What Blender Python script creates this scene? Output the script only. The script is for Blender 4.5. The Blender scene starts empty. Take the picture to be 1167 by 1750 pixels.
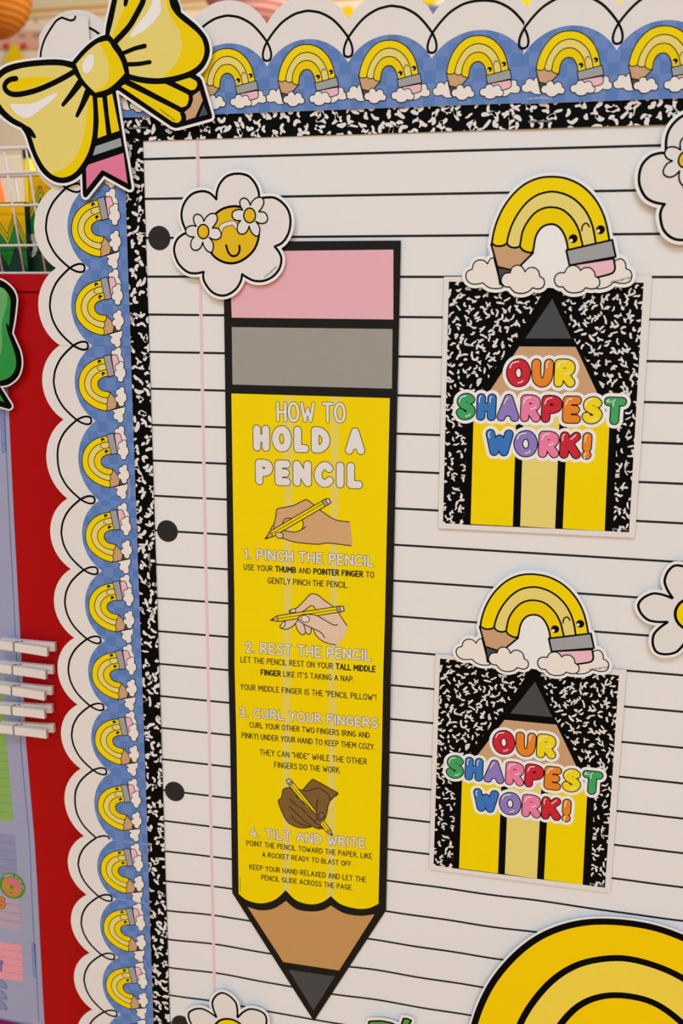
import bpy, bmesh, math, random
import numpy as np
from mathutils import Matrix, Vector
from mathutils.geometry import delaunay_2d_cdt
PI = math.pi
S = bpy.context.scene
COL = S.collection

# ------------------------------------------------------------------ camera
# The board face is the plane Y = 0 (X right, Z up, the room is at -Y).
ZB = 1.3                                   # height of the board's own origin above the floor
CAMX, CAMY, CAMZ = 0.23454, -1.07051, ZB + 0.21778
FPX = 1642.634                             # focal length in pixels of a 1167 x 1750 frame
RX, RY, RZ = 0.2026172, 0.2175356, 0.0093184
mX, mY, mZ = Matrix.Rotation(RX, 3, 'X'), Matrix.Rotation(RY, 3, 'Y'), Matrix.Rotation(RZ, 3, 'Z')
RM = mZ @ mX @ mY                          # rows: camera right, down, forward in (x, down, into board)
w3 = lambda r: Vector((r[0], r[2], -r[1]))
cr, cd, cf = w3(RM[0]), w3(RM[1]), w3(RM[2])
cam = bpy.data.cameras.new('camera')
co = bpy.data.objects.new('camera', cam)
COL.objects.link(co)
co.matrix_world = Matrix(((cr.x, -cd.x, -cf.x, CAMX), (cr.y, -cd.y, -cf.y, CAMY), (cr.z, -cd.z, -cf.z, CAMZ), (0, 0, 0, 1)))
cam.sensor_fit = 'VERTICAL'
cam.sensor_height = 36
cam.lens = 36 * FPX / 1750
cam.clip_start = 0.02
cam.clip_end = 60
cam.dof.use_dof = True
cam.dof.focus_distance = 1.13
cam.dof.aperture_fstop = 4.8
S.camera = co
CAM = Vector((CAMX, CAMY, CAMZ))

# ------------------------------------------------------------------ light and exposure
S.view_settings.view_transform = 'Standard'
S.view_settings.look = 'None'
S.view_settings.exposure = 0.0
S.view_settings.gamma = 1
S.view_settings.use_curve_mapping = False
wd = bpy.data.worlds.new('World')
S.world = wd
wd.use_nodes = True
wd.node_tree.nodes['Background'].inputs[0].default_value = (0.97, 1.0, 1.03, 1)
wd.node_tree.nodes['Background'].inputs[1].default_value = 0.26
def area(name, loc, aim, sx, sy, power, col):
    l = bpy.data.lights.new(name, 'AREA')
    l.shape = 'RECTANGLE'; l.size = sx; l.size_y = sy; l.energy = power; l.color = col
    o = bpy.data.objects.new(name, l); COL.objects.link(o)
    o.location = loc
    o.rotation_euler = (Vector(aim) - Vector(loc)).to_track_quat('-Z', 'Y').to_euler()
    return o
area('overhead_light', (0.2, -2.0, 3.2), (0.2, -2.0, 0), 1.8, 1.0, 37, (0.87, 1.0, 1.12))
area('overhead_light', (-1.6, -5.2, 3.1), (-1.6, -5.2, 0), 1.6, 1.2, 128, (0.88, 1.0, 1.11))
area('overhead_light', (2.0, -5.2, 3.1), (2.0, -5.2, 0), 1.6, 1.2, 128, (0.88, 1.0, 1.11))
area('overhead_light', (0.7, 1.3, 3.4), (-1.2, 4.8, 1.4), 2.4, 1.0, 165, (1.0, 0.97, 0.90))  # unseen lamp added behind the board, tilted to brighten the far wall

# ------------------------------------------------------------------ materials
def lin(c):
    c /= 255.0
    return c / 12.92 if c <= 0.04045 else ((c + 0.055) / 1.055) ** 2.4
MATS = {}
def mat(name, rgb, rough=0.55, spec=0.25, var=0.05, scale=60.0, metallic=0.0):
    """printed or painted surface: flat colour with a little procedural mottling"""
    if name in MATS: return MATS[name]
    m = bpy.data.materials.new(name); m.use_nodes = True
    nt = m.node_tree; b = nt.nodes['Principled BSDF']
    c = tuple(lin(v) for v in rgb) + (1,)
    tc = nt.nodes.new('ShaderNodeTexCoord'); nz = nt.nodes.new('ShaderNodeTexNoise')
    nz.inputs['Scale'].default_value = scale; nz.inputs['Detail'].default_value = 3
    nt.links.new(tc.outputs['Object'], nz.inputs['Vector'])
    mx = nt.nodes.new('ShaderNodeMix'); mx.data_type = 'RGBA'
    mx.inputs[6].default_value = tuple(v * (1 - var) for v in c[:3]) + (1,)
    mx.inputs[7].default_value = tuple(min(1, v * (1 + var)) for v in c[:3]) + (1,)
    nt.links.new(nz.outputs['Fac'], mx.inputs[0]); nt.links.new(mx.outputs[2], b.inputs['Base Color'])
    b.inputs['Roughness'].default_value = rough
    b.inputs['Specular IOR Level'].default_value = spec
    b.inputs['Metallic'].default_value = metallic
    MATS[name] = m
    return m
PAPER = mat('ruled_sheet_paper', (236, 233, 231), 0.5, 0.3, 0.012, 6)
WHITE = mat('white_card_stock', (233, 227, 223), 0.5, 0.3, 0.012, 20)
EDGE = mat('white_die_cut_edge', (242, 240, 238), 0.5, 0.3, 0.01, 20)
BLACK = mat('black_ink', (5, 5, 5), 0.6, 0.06, 0.1)
POSTERBLACK = mat('poster_black_ink', (26, 24, 22), 0.5, 0.12, 0.08)
LINE = mat('rule_line_ink', (28, 27, 29), 0.6, 0.2, 0.1)
HOLE = mat('printed_hole_ink', (40, 37, 37), 0.6, 0.2, 0.06)
MARGIN = mat('margin_pink_ink', (238, 203, 210), 0.6, 0.2, 0.03)
YEL = mat('yellow_ink', (247, 218, 0), 0.55, 0.08, 0.02, 15)
MUST = mat('mustard_ink', (243, 212, 0), 0.55, 0.08, 0.02, 15)
PALE = mat('pale_yellow_ink', (236, 217, 118), 0.5, 0.2, 0.02, 15)
GOLD = mat('golden_ink', (252, 211, 0), 0.55, 0.08, 0.02, 15)
WOOD = mat('pencil_wood_ink', (206, 164, 122), 0.5, 0.2, 0.03)
PWOOD = mat('poster_wood_ink', (200, 152, 92), 0.5, 0.2, 0.03)
GRAPH = mat('graphite_ink', (72, 72, 76), 0.5, 0.2, 0.04)
GREY = mat('ferrule_grey_ink', (163, 164, 167), 0.5, 0.2, 0.03)
PGREY = mat('poster_grey_ink', (160, 156, 148), 0.5, 0.2, 0.03)
PINK = mat('eraser_pink_ink', (240, 190, 203), 0.5, 0.2, 0.03)
PPINK = mat('poster_pink_ink', (236, 180, 190), 0.5, 0.2, 0.02)
HOT = mat('hot_pink_ink', (230, 124, 160), 0.5, 0.2, 0.03)
CLOUD = mat('cloud_cream_ink', (240, 232, 224), 0.5, 0.25, 0.01)
def checker():
    m = bpy.data.materials.new('blue_gingham_print'); m.use_nodes = True
    nt = m.node_tree; b = nt.nodes['Principled BSDF']
    tc = nt.nodes.new('ShaderNodeTexCoord'); mp = nt.nodes.new('ShaderNodeMapping')
    mp.inputs['Location'].default_value = (0.013, 0.5, 0.009)
    nt.links.new(tc.outputs['Object'], mp.inputs['Vector'])
    ck = nt.nodes.new('ShaderNodeTexChecker'); ck.inputs['Scale'].default_value = 1 / 0.0128
    ck.inputs['Color1'].default_value = (lin(84), lin(124), lin(186), 1)
    ck.inputs['Color2'].default_value = (lin(112), lin(140), lin(200), 1)
    nt.links.new(mp.outputs[0], ck.inputs['Vector'])
    ck2 = nt.nodes.new('ShaderNodeTexNoise'); ck2.inputs['Scale'].default_value = 22
    nt.links.new(mp.outputs[0], ck2.inputs['Vector'])
    mx = nt.nodes.new('ShaderNodeMix'); mx.data_type = 'RGBA'; mx.inputs[7].default_value = (lin(98), lin(132), lin(194), 1)
    mul = nt.nodes.new('ShaderNodeMath'); mul.operation = 'MULTIPLY'; mul.inputs[1].default_value = 0.7
    nt.links.new(ck2.outputs['Fac'], mul.inputs[0]); nt.links.new(mul.outputs[0], mx.inputs[0])
    nt.links.new(ck.outputs['Color'], mx.inputs[6]); nt.links.new(mx.outputs[2], b.inputs['Base Color'])
    b.inputs['Roughness'].default_value = 0.5; b.inputs['Specular IOR Level'].default_value = 0.25
    return m
BLUE = checker()

# ------------------------------------------------------------------ 2D drawing helpers (x, z in metres)
def U(px, py, Y=0.0):
    """the point on the upright plane at depth Y seen at photo pixel (px, py)"""
    d = cf + cr * ((px - 583.5) / FPX) + cd * ((py - 875.0) / FPX)
    t = (Y - CAMY) / d.y
    p = CAM + d * t
    return (p.x, p.z)
def crop(ox, oy, s, Y=0.0):
    return lambda pts: [U(ox + a / s, oy + b / s, Y) for a, b in pts]
def smooth(pts, closed=False, n=6):
    N = len(pts)
    if N < 3: return list(pts)
    out = []
    rng = range(N) if closed else range(N - 1)
    for i in rng:
        if closed: p0, p1, p2, p3 = pts[i - 1], pts[i], pts[(i + 1) % N], pts[(i + 2) % N]
        else: p0, p1, p2, p3 = pts[max(i - 1, 0)], pts[i], pts[i + 1], pts[min(i + 2, N - 1)]
        for k in range(n):
            t = k / n
            out.append(tuple(0.5 * ((2 * p1[c]) + (p2[c] - p0[c]) * t + (2 * p0[c] - 5 * p1[c] + 4 * p2[c] - p3[c]) * t * t
                                    + (3 * p1[c] - p0[c] - 3 * p2[c] + p3[c]) * t ** 3) for c in (0, 1)))
    if not closed: out.append(tuple(pts[-1]))
    return out
def disc(c, rx, ry=None, rot=0.0, n=32):
    ry = rx if ry is None else ry
    ca, sa = math.cos(rot), math.sin(rot)
    return [(c[0] + rx * math.cos(t) * ca - ry * math.sin(t) * sa, c[1] + rx * math.cos(t) * sa + ry * math.sin(t) * ca)
            for t in (2 * PI * k / n for k in range(n))]
def stroke(pts, r, closed=False, n=12):
    """list of polygons covering a round-capped pen stroke of radius r (number or one per point)"""
    P = [p for i, p in enumerate(pts) if i == 0 or (p[0] - pts[i - 1][0]) ** 2 + (p[1] - pts[i - 1][1]) ** 2 > 1e-14]
    R = [r] * len(P) if not isinstance(r, (list, tuple)) else [r[0] + (r[-1] - r[0]) * i / max(1, len(P) - 1) for i in range(len(P))]
    polys = []
    idx = list(range(len(P))) + ([0] if closed else [])
    for a, b in zip(idx, idx[1:]):
        (x0, y0), (x1, y1) = P[a], P[b]
        dx, dy = x1 - x0, y1 - y0
        L = math.hypot(dx, dy)
        if L < 1e-9: continue
        nx, ny = -dy / L, dx / L
        polys.append([(x0 + nx * R[a], y0 + ny * R[a]), (x0 - nx * R[a], y0 - ny * R[a]), (x1 - nx * R[b], y1 - ny * R[b]), (x1 + nx * R[b], y1 + ny * R[b])])
    for i, p in enumerate(P):
        ph = 0.13 * i
        polys.append([(p[0] + R[i] * math.cos(ph + 2 * PI * k / n), p[1] + R[i] * math.sin(ph + 2 * PI * k / n)) for k in range(n)])
    return polys
def rect(x0, z0, x1, z1): return [(x0, z0), (x1, z0), (x1, z1), (x0, z1)]
def area2(p): return sum(a[0] * b[1] - b[0] * a[1] for a, b in zip(p, p[1:] + p[:1]))
def union(polys, clip=None, holes=None):
    """triangulated union of overlapping polygons, optionally cut to clip polygon and minus hole polygons"""
    V, F = [], []
    K = 1000.0
    nclip = nh = 0
    allp = list(polys)
    np_ = len(allp)
    if clip: allp.append(clip)
    hs = list(holes or [])
    allp += hs
    for p in allp:
        if area2(p) < 0: p = p[::-1]
        F.append(list(range(len(V), len(V) + len(p))))
        V += [Vector((a * K, b * K)) for a, b in p]
    vo, eo, fo, ov, oe, of = delaunay_2d_cdt(V, [], F, 0, 1e-5)
    # classify every triangle by its centre (non-zero winding), which also copes with self-touching outlines
    X = np.array([(v.x, v.y) for v in vo])
    T = np.array([list(f) for f in fo if len(f) == 3], dtype=int)
    if len(T) == 0: return [(v.x / K, v.y / K) for v in vo], []
    C = X[T].mean(axis=1)
    def inside(p):
        P = np.array(p) * K
        res = np.zeros(len(C), bool)
        m = np.nonzero((C[:, 0] >= P[:, 0].min()) & (C[:, 0] <= P[:, 0].max()) & (C[:, 1] >= P[:, 1].min()) & (C[:, 1] <= P[:, 1].max()))[0]
        if len(m) == 0: return res
        c = C[m]; Q = np.roll(P, -1, axis=0)
        x, y = c[:, 0][:, None], c[:, 1][:, None]
        cr_ = (Q[:, 0] - P[:, 0])[None] * (y - P[:, 1][None]) - (x - P[:, 0][None]) * (Q[:, 1] - P[:, 1])[None]
        up = (P[:, 1][None] <= y) & (Q[:, 1][None] > y) & (cr_ > 0)
        dn = (P[:, 1][None] > y) & (Q[:, 1][None] <= y) & (cr_ < 0)
        res[m] = (up.sum(1) - dn.sum(1)) != 0
        return res
    keep = np.zeros(len(C), bool)
    for p in polys: keep |= inside(p)
    if clip: keep &= inside(clip)
    for p in hs: keep &= ~inside(p)
    tris = []
    for t in T[keep]:
        a_, b_, c_ = X[t]
        ar = (b_[0] - a_[0]) * (c_[1] - a_[1]) - (c_[0] - a_[0]) * (b_[1] - a_[1])
        if abs(ar) < 1e-9: continue
        tris.append([int(i) for i in (t if ar > 0 else t[::-1])])
    return [(v.x / K, v.y / K) for v in vo], tris
DZ = 0.00007
def tag(o, label=None, cat=None, group=None, kind=None):
    if label: o['label'] = label
    if cat: o['category'] = cat
    if group: o['group'] = group
    if kind: o['kind'] = kind
    return o
def link(name, me, parent=None, loc=None):
    o = bpy.data.objects.new(name, me); COL.objects.link(o)
    if parent: o.parent = parent
    if loc: o.location = loc
    return o
class Art:
    """flat printed shapes; every layer sits a hair in front of the one below. org is the thing's origin in x, z"""
    def __init__(s, org=(0, 0)):
        s.v, s.f, s.m, s.mats, s.org = [], [], [], [], org
    def _mi(s, m):
        if m not in s.mats: s.mats.append(m)
        return s.mats.index(m)
    def add(s, polys, m, layer, clip=None, holes=None, warp=None):
        if polys and isinstance(polys[0][0], (int, float)): polys = [polys]
        vs, ts = union(polys, clip, holes)
        b = len(s.v); mi = s._mi(m)
        for x, z in vs:
            if warp: x, z, y = warp(x, z)
            else: y = 0
            s.v.append((x - s.org[0], y - layer * DZ, z - s.org[1]))
        for t in ts: s.f.append([b + i for i in t]); s.m.append(mi)
        return s
    def slab(s, polys, m, thick, back=0.0, holes=None):
        """cut card: front at y = -back-thick .. back face at -back, with edge walls"""
        if isinstance(polys[0][0], (int, float)): polys = [polys]
        vs, ts = union(polys, None, holes)
        mi = s._mi(m); b = len(s.v); n = len(vs)
        for y in (-back - thick, -back):
            for x, z in vs: s.v.append((x - s.org[0], y, z - s.org[1]))
        ec = {}
        for t in ts:
            s.f.append([b + i for i in t]); s.m.append(mi)
            s.f.append([b + n + i for i in t[::-1]]); s.m.append(mi)
            for i in range(len(t)):
                e = (t[i], t[(i + 1) % len(t)])
                ec[e] = 1
        for (i, j) in ec:
            if (j, i) not in ec:
                s.f.append([b + j, b + i, b + n + i, b + n + j]); s.m.append(mi)
        return s
    def mesh(s, name, cuts=None, bend=None):
        me = bpy.data.meshes.new(name)
        bm = bmesh.new()
        vv = [bm.verts.new(p) for p in s.v]
        for f, mi in zip(s.f, s.m):
            try: fc = bm.faces.new([vv[i] for i in f]); fc.material_index = mi
            except ValueError: pass
        loose = [v for v in bm.verts if not v.link_faces]
        bmesh.ops.delete(bm, geom=loose, context='VERTS')
        if cuts:
            for c in cuts:
                bmesh.ops.bisect_plane(bm, geom=list(bm.verts) + list(bm.edges) + list(bm.faces), plane_co=(0, 0, c - s.org[1]), plane_no=(0, 0, 1), dist=1e-7)
        if bend:
            for v in bm.verts: v.co.y += bend(v.co.x + s.org[0], v.co.z + s.org[1])
        bm.to_mesh(me); bm.free()
        for m in s.mats: me.materials.append(m)
        return me
    def build(s, name, parent=None, loc=None, cuts=None, bend=None):
        return link(name, s.mesh(name, cuts, bend), parent, loc)
def dup(root, loc=None, rot=None, label=None):
    """copy of a thing with its parts and sub-parts (mesh data shared)"""
    def rec(o, par):
        c = o.copy(); COL.objects.link(c); c.parent = par
        for ch in list(o.children): rec(ch, c)
        return c
    r = rec(root, None)
    if loc: r.location = loc
    if rot is not None: r.rotation_euler = rot
    if label: r['label'] = label
    return r
def sim(a0, a1, b0, b1):
    """similarity transform taking a0 to b0 and a1 to b1"""
    A = complex(a1[0] - a0[0], a1[1] - a0[1]); B = complex(b1[0] - b0[0], b1[1] - b0[1]); k = B / A
    def f(p):
        q = complex(p[0] - a0[0], p[1] - a0[1]) * k
        return (q.real + b0[0], q.imag + b0[1])
    f.scale = abs(k); f.rot = math.atan2(k.imag, k.real)
    return f
def boxmesh(bm, x0, y0, z0, x1, y1, z1, bevel=0.0):
    r = bmesh.ops.create_cube(bm, size=1)
    for v in r['verts']: v.co = Vector((x0 + (v.co.x + .5) * (x1 - x0), y0 + (v.co.y + .5) * (y1 - y0), z0 + (v.co.z + .5) * (z1 - z0)))
    if bevel:
        ed = list({e for v in r['verts'] for e in v.link_edges})
        bmesh.ops.bevel(bm, geom=ed, offset=bevel, segments=2, affect='EDGES', profile=0.7)
def bobj(name, bm, m, parent=None, loc=None, shade=False):
    me = bpy.data.meshes.new(name)
    bmesh.ops.recalc_face_normals(bm, faces=bm.faces[:])
    bm.to_mesh(me); bm.free()
    for q in (m if isinstance(m, list) else [m]): me.materials.append(q)
    if shade:
        for p in me.polygons: p.use_smooth = True
    return link(name, me, parent, loc)
def tube(bm, pts, r, n=10):
    P = [Vector(p) for p in pts]
    rings = []
    for i, p in enumerate(P):
        d = (P[min(i + 1, len(P) - 1)] - P[max(i - 1, 0)]).normalized()
        a = d.orthogonal().normalized() if i == 0 else (rings[-1][1] - d * rings[-1][1].dot(d)).normalized()
        b = d.cross(a)
        rings.append(([bm.verts.new(p + (a * math.cos(2 * PI * k / n) + b * math.sin(2 * PI * k / n)) * r) for k in range(n)], a))
    for (r0, _), (r1, _) in zip(rings, rings[1:]):
        for k in range(n): bm.faces.new([r0[k], r0[(k + 1) % n], r1[(k + 1) % n], r1[k]])
    bm.faces.new(rings[0][0][::-1]); bm.faces.new(rings[-1][0])

# ------------------------------------------------------------------ pen lettering (y down from cap line 0 to baseline 1)
GLYPH = {
'A': (.66, '0,1 .33,0 .66,1', '.13,.65 .53,.65'), 'B': (.56, '0,0 0,1', '~0,0 .34,.02 .48,.16 .46,.33 .32,.45 0,.48', '~0,.48 .38,.5 .56,.64 .54,.84 .36,.98 0,1'),
'C': (.6, '~.58,.16 .42,.01 .22,.06 .06,.28 0,.54 .08,.82 .27,.99 .46,.97 .6,.84'), 'D': (.6, '0,0 0,1', '~0,0 .28,.03 .5,.2 .6,.5 .5,.8 .28,.97 0,1'),
'E': (.5, '.48,0 0,0 0,1 .5,1', '0,.5 .4,.5'), 'F': (.48, '.48,0 0,0 0,1', '0,.48 .38,.48'),
'G': (.62, '~.58,.15 .42,.01 .22,.06 .06,.28 0,.54 .08,.82 .27,.99 .48,.96 .6,.8 .62,.58', '.62,.56 .36,.56'), 'H': (.56, '0,0 0,1', '.56,0 .56,1', '0,.52 .56,.5'),
'I': (.04, '.02,0 .02,1'), 'K': (.54, '0,0 0,1', '.5,0 .02,.56', '.2,.42 .54,1'), 'L': (.46, '0,0 0,1 .46,1'),
'M': (.76, '0,1 .06,0 .38,.66 .7,0 .76,1'), 'N': (.58, '0,1 0,0 .58,1 .58,0'), 'O': (.66, '~o.33,0 .12,.1 0,.38 .02,.68 .16,.94 .36,1 .56,.9 .66,.6 .62,.28 .5,.06'),
'P': (.52, '0,0 0,1', '~0,0 .32,.0 .5,.14 .5,.38 .34,.52 0,.54'), 'R': (.56, '0,0 0,1', '~0,0 .32,.0 .48,.13 .48,.34 .34,.47 0,.5', '.2,.5 .56,1'),
'S': (.5, '~.46,.12 .34,.01 .16,.03 .04,.16 .06,.33 .22,.45 .4,.56 .5,.72 .42,.92 .24,1 .08,.96 0,.84'), 'T': (.58, '0,0 .58,0', '.29,0 .29,1'),
'U': (.56, '~0,0 .01,.5 .06,.82 .2,.99 .36,.99 .5,.82 .55,.5 .56,0'), 'V': (.58, '0,0 .29,1 .58,0'), 'W': (.86, '0,0 .22,1 .43,.32 .64,1 .86,0'),
'X': (.54, '0,0 .54,1', '.54,0 0,1'), 'Y': (.56, '0,0 .28,.5', '.56,0 .28,.5 .26,1'), 'Z': (.52, '0,0 .52,0 0,1 .52,1'),
'1': (.2, '0,.2 .18,0 .18,1'), '2': (.46, '~0,.24 .08,.06 .26,0 .42,.1 .42,.32 .26,.66 .02,.98', '.02,.98 .46,.96'), '3': (.46, '~.02,.1 .2,0 .38,.06 .42,.24 .32,.42 .14,.48', '~.14,.48 .38,.52 .46,.7 .38,.92 .18,1 0,.88'),
'4': (.5, '.3,0 0,.66 .5,.66', '.38,.36 .38,1'), '.': (.06, '.03,.98 .03,1'), ',': (.08, '.06,.92 .0,1.14'), '!': (.06, '.03,0 .03,.68', '.03,.98 .03,1'),
"'": (.06, '.05,0 .0,.22'), '"': (.18, '.05,0 .0,.2', '.18,0 .13,.2'), '(': (.16, '~.16,-.04 .03,.2 0,.5 .03,.85 .16,1.08'), ')': (.16, '~0,-.04 .13,.2 .16,.5 .13,.85 0,1.08')}
# fat balloon letters: the pen path is pulled in so that a thick stroke keeps the counters open
FAT = dict(GLYPH)
FAT.update({'R': (.5, '0,0 0,1', '~0,0 .3,.0 .48,.1 .48,.34 .32,.46 .02,.48', '.2,.5 .52,1'), 'P': (.5, '0,0 0,1', '~0,0 .3,.0 .5,.12 .5,.38 .32,.5 .02,.52'),
 'A': (.62, '0,1 .31,0 .62,1', '.12,.72 .5,.72'), 'E': (.42, '.42,0 0,0 0,1 .42,1', '0,.5 .36,.5'), 'H': (.5, '0,0 0,1', '.5,0 .5,1', '0,.5 .5,.5'),
 'W': (.84, '0,0 .2,1 .42,.3 .64,1 .84,0'), 'I': (.02, '.01,0 .01,1'), 'L': (.4, '0,0 0,1 .4,1'), 'T': (.58, '0,0 .58,0', '.29,0 .29,1'), 'N': (.56, '0,1 0,0 .56,1 .56,0'), '!': (.02, '.01,0 .01,.6', '.01,1 .01,1.01')})
def glyph_paths(g):
    out = []
    for s in g[1:]:
        sm = s.startswith('~'); cl = s.startswith('~o')
        s = s.lstrip('~').lstrip('o')
        pts = [tuple(float(v) for v in q.split(',')) for q in s.split()]
        out.append((smooth(pts, cl, 4) if sm else pts, cl))
    return out
def layout(text, p0, p1, h, r, gap=.2, space=.42, font=GLYPH):
    """fit text between baseline points p0 and p1 with cap height h and pen radius r -> list of (char, [(path, closed)])"""
    x = 0; items = []
    for ch in text:
        if ch == ' ': x += space; continue
        g = font[ch]
        items.append((ch, x, g)); x += g[0] + gap
    tot = x - gap
    dx, dz = p1[0] - p0[0], p1[1] - p0[1]
    L = math.hypot(dx, dz); ux, uz = dx / L, dz / L
    sx = (L - 2 * r) / tot; sy = h - 2 * r
    out = []
    for ch, gx, g in items:
        ps = []
        for pts, cl in glyph_paths(g):
            q = []
            for a, b in pts:
                u = r + (gx + a) * sx; v = r + (1 - b) * sy
                q.append((p0[0] + ux * u - uz * v, p0[1] + uz * u + ux * v))
            ps.append((q, cl))
        out.append((ch, ps))
    return out
def pen(items, r):
    polys = []
    for ch, ps in items:
        for q, cl in ps: polys += stroke(q, r, cl, 22 if r > .0015 else 10)
    return polys
def credit(name, text, size, m, parent, x, y, z, rot=0.0):
    """minute printed credit line set in the built-in typeface"""
    cu = bpy.data.curves.new(name, 'FONT'); cu.body = text; cu.size = size; cu.align_x = 'CENTER'; cu.fill_mode = 'FRONT'; cu.resolution_u = 2
    t = bpy.data.objects.new(name, cu); COL.objects.link(t)
    me = bpy.data.meshes.new_from_object(t.evaluated_get(bpy.context.evaluated_depsgraph_get()))
    bpy.data.objects.remove(t)
    me.materials.clear(); me.materials.append(m); me.name = name
    o = link(name, me, parent, (x, y, z)); o.rotation_euler = (PI / 2, -rot, 0)
    return o

# ------------------------------------------------------------------ the setting
def struct(name, bm, m): return tag(bobj(name, bm, m), kind='structure')
bm = bmesh.new(); boxmesh(bm, -6, -9, -0.1, 6, 5.2, 0)
struct('floor', bm, mat('warm_wood_floor', (255, 184, 104), 0.45, 0.35, 0.10, 4))
bm = bmesh.new(); boxmesh(bm, -6, 5.0, 0, 5, 5.2, 3.6)
struct('wall_back', bm, mat('cream_wall_paint', (232, 218, 192), 0.8, 0.1, 0.05, 2))
def far(px, py, Y): x, z = U(px, py, Y); return x, z
zx, zt0 = far(100, 1, 4.9); _, zt1 = far(100, 13, 4.9)
bm = bmesh.new(); boxmesh(bm, -6, 4.9, zt1, 5, 5.0, zt0, 0.01); boxmesh(bm, -6, 4.955, zt1 - .03, 5, 5.0, zt1)
struct('trim_1', bm, mat('cream_cornice', (226, 208, 166), 0.7, 0.1, 0.03, 3))
bm = bmesh.new(); boxmesh(bm, -6, 5.0, 3.6, 5, 5.2, 3.7)
struct('trim_2', bm, mat('cream_cornice', (226, 208, 166)))

# ------------------------------------------------------------------ bulletin board and ruled paper sheet
# pane set in measured board coordinates (x, down); Z = ZB - down
def B(x, d): return (x, ZB - d)
bm = bmesh.new(); boxmesh(bm, -0.262, 0.0, ZB - 1.05, 0.95, 0.028, ZB + 0.438, 0.002)
bb = bobj('bulletin_board', bm, mat('cork_board_backing', (190, 160, 120), 0.9, 0.1, 0.15, 80))
tag(bb, 'upright bulletin board carrying the giant notebook page display', 'bulletin board')
bm = bmesh.new(); boxmesh(bm, -0.25, 0.001, 0.0, -0.21, 0.027, ZB - 1.05); bobj('leg', bm, mat('board_leg_metal', (150, 150, 150), 0.4, 0.5), bb)
bm = bmesh.new(); boxmesh(bm, 0.89, 0.001, 0.0, 0.93, 0.027, ZB - 1.05); bobj('leg', bm, MATS['board_leg_metal'], bb)

def sst(a, b, x):
    t = min(1, max(0, (x - a) / (b - a))); return t * t * (3 - 2 * t)
def warp(lift):
    def f(x, z):
        d = ZB - z
        k = sst(0.25, 0.62, d)
        w = math.sin(x * 31 + d * 5) + 0.6 * math.sin(x * 57 + 1.3 - d * 9)
        dz = -0.0011 * k * w * (0.6 + 0.4 * math.sin(d * 14))
        y = -0.0012 + k * 0.0009 * math.sin(x * 23 + d * 6 + .7) + 0.0002 * math.sin(x * 9 + d * 17)
        return x, z + dz, y - lift
    return f
PO = B(0.2, 0.15)
bm = bmesh.new(); nx, nz = 70, 110
x0, x1, d0, d1 = -0.2358, 0.90, -0.4085, 1.02
wf = warp(0)
gv = [[None] * (nz + 1) for _ in range(nx + 1)]
for i in range(nx + 1):
    for j in range(nz + 1):
        x, z = B(x0 + (x1 - x0) * i / nx, d0 + (d1 - d0) * j / nz)
        X, Z, Y = wf(x, z)
        gv[i][j] = bm.verts.new((X - PO[0], Y, Z - PO[1]))
for i in range(nx):
    for j in range(nz): bm.faces.new([gv[i][j], gv[i][j + 1], gv[i + 1][j + 1], gv[i + 1][j]])
sheet = bobj('ruled_paper_sheet', bm, PAPER, None, (PO[0], 0, PO[1]), True)
tag(sheet, 'giant white ruled notebook page sheet covering the board with pink margin line', 'paper')
for p in sheet.data.polygons:
    pass
LW = 0.00122                                # half width of a rule
a = Art(PO)
SP, OFF = 0.04303, -0.43089
polys = []
for n in range(1, 33):
    d = OFF + SP * n
    for (xa, xb) in ((-0.2356, -0.1722), (-0.1678, 0.90)):
        m = max(2, int((xb - xa) / 0.012)); prev = None
        for k in range(m):
            xs, xe = xa + (xb - xa) * k / m, xa + (xb - xa) * (k + 1) / m
            polys = rect(*B(xs, d + LW), *B(xe, d - LW))
            b0 = len(a.v); mi = a._mi(LINE); wl = warp(0.0003)
            for q in polys:
                X, Z, Y = wl(*q); a.v.append((X - PO[0], Y, Z - PO[1]))
            a.f.append([b0, b0 + 1, b0 + 2, b0 + 3]); a.m.append(mi)
a.build('ruled_line_print', sheet)
a = Art(PO); wl = warp(0.00035)
for k in range(110):
    da, db = -0.4085 + 1.42 * k / 110, -0.4085 + 1.42 * (k + 1) / 110
    b0 = len(a.v)
    for q in rect(*B(-0.1717, db), *B(-0.1683, da)):
        X, Z, Y = wl(*q); a.v.append((X - PO[0], Y, Z - PO[1]))
    a.f.append([b0, b0 + 1, b0 + 2, b0 + 3]); a.m.append(a._mi(MARGIN))
tag(a.build('margin_line', sheet), 'pale pink vertical margin line')
for d in (-0.3017, 0.0424, 0.3865, 0.7306):
    c = B(-0.2185, d)
    o = Art(PO).add(disc(c, 0.01345, n=48), HOLE, 0, warp=warp(0.0005)).build('punched_hole_print', sheet)

def corr(p, y):
    """where the sight line to board point p crosses a sheet raised y in front of the board (the survey was made on the board plane)"""
    t = y / -CAMY
    return (p[0] + (CAMX - p[0]) * t, p[1] + (CAMZ - p[1]) * t)
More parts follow.
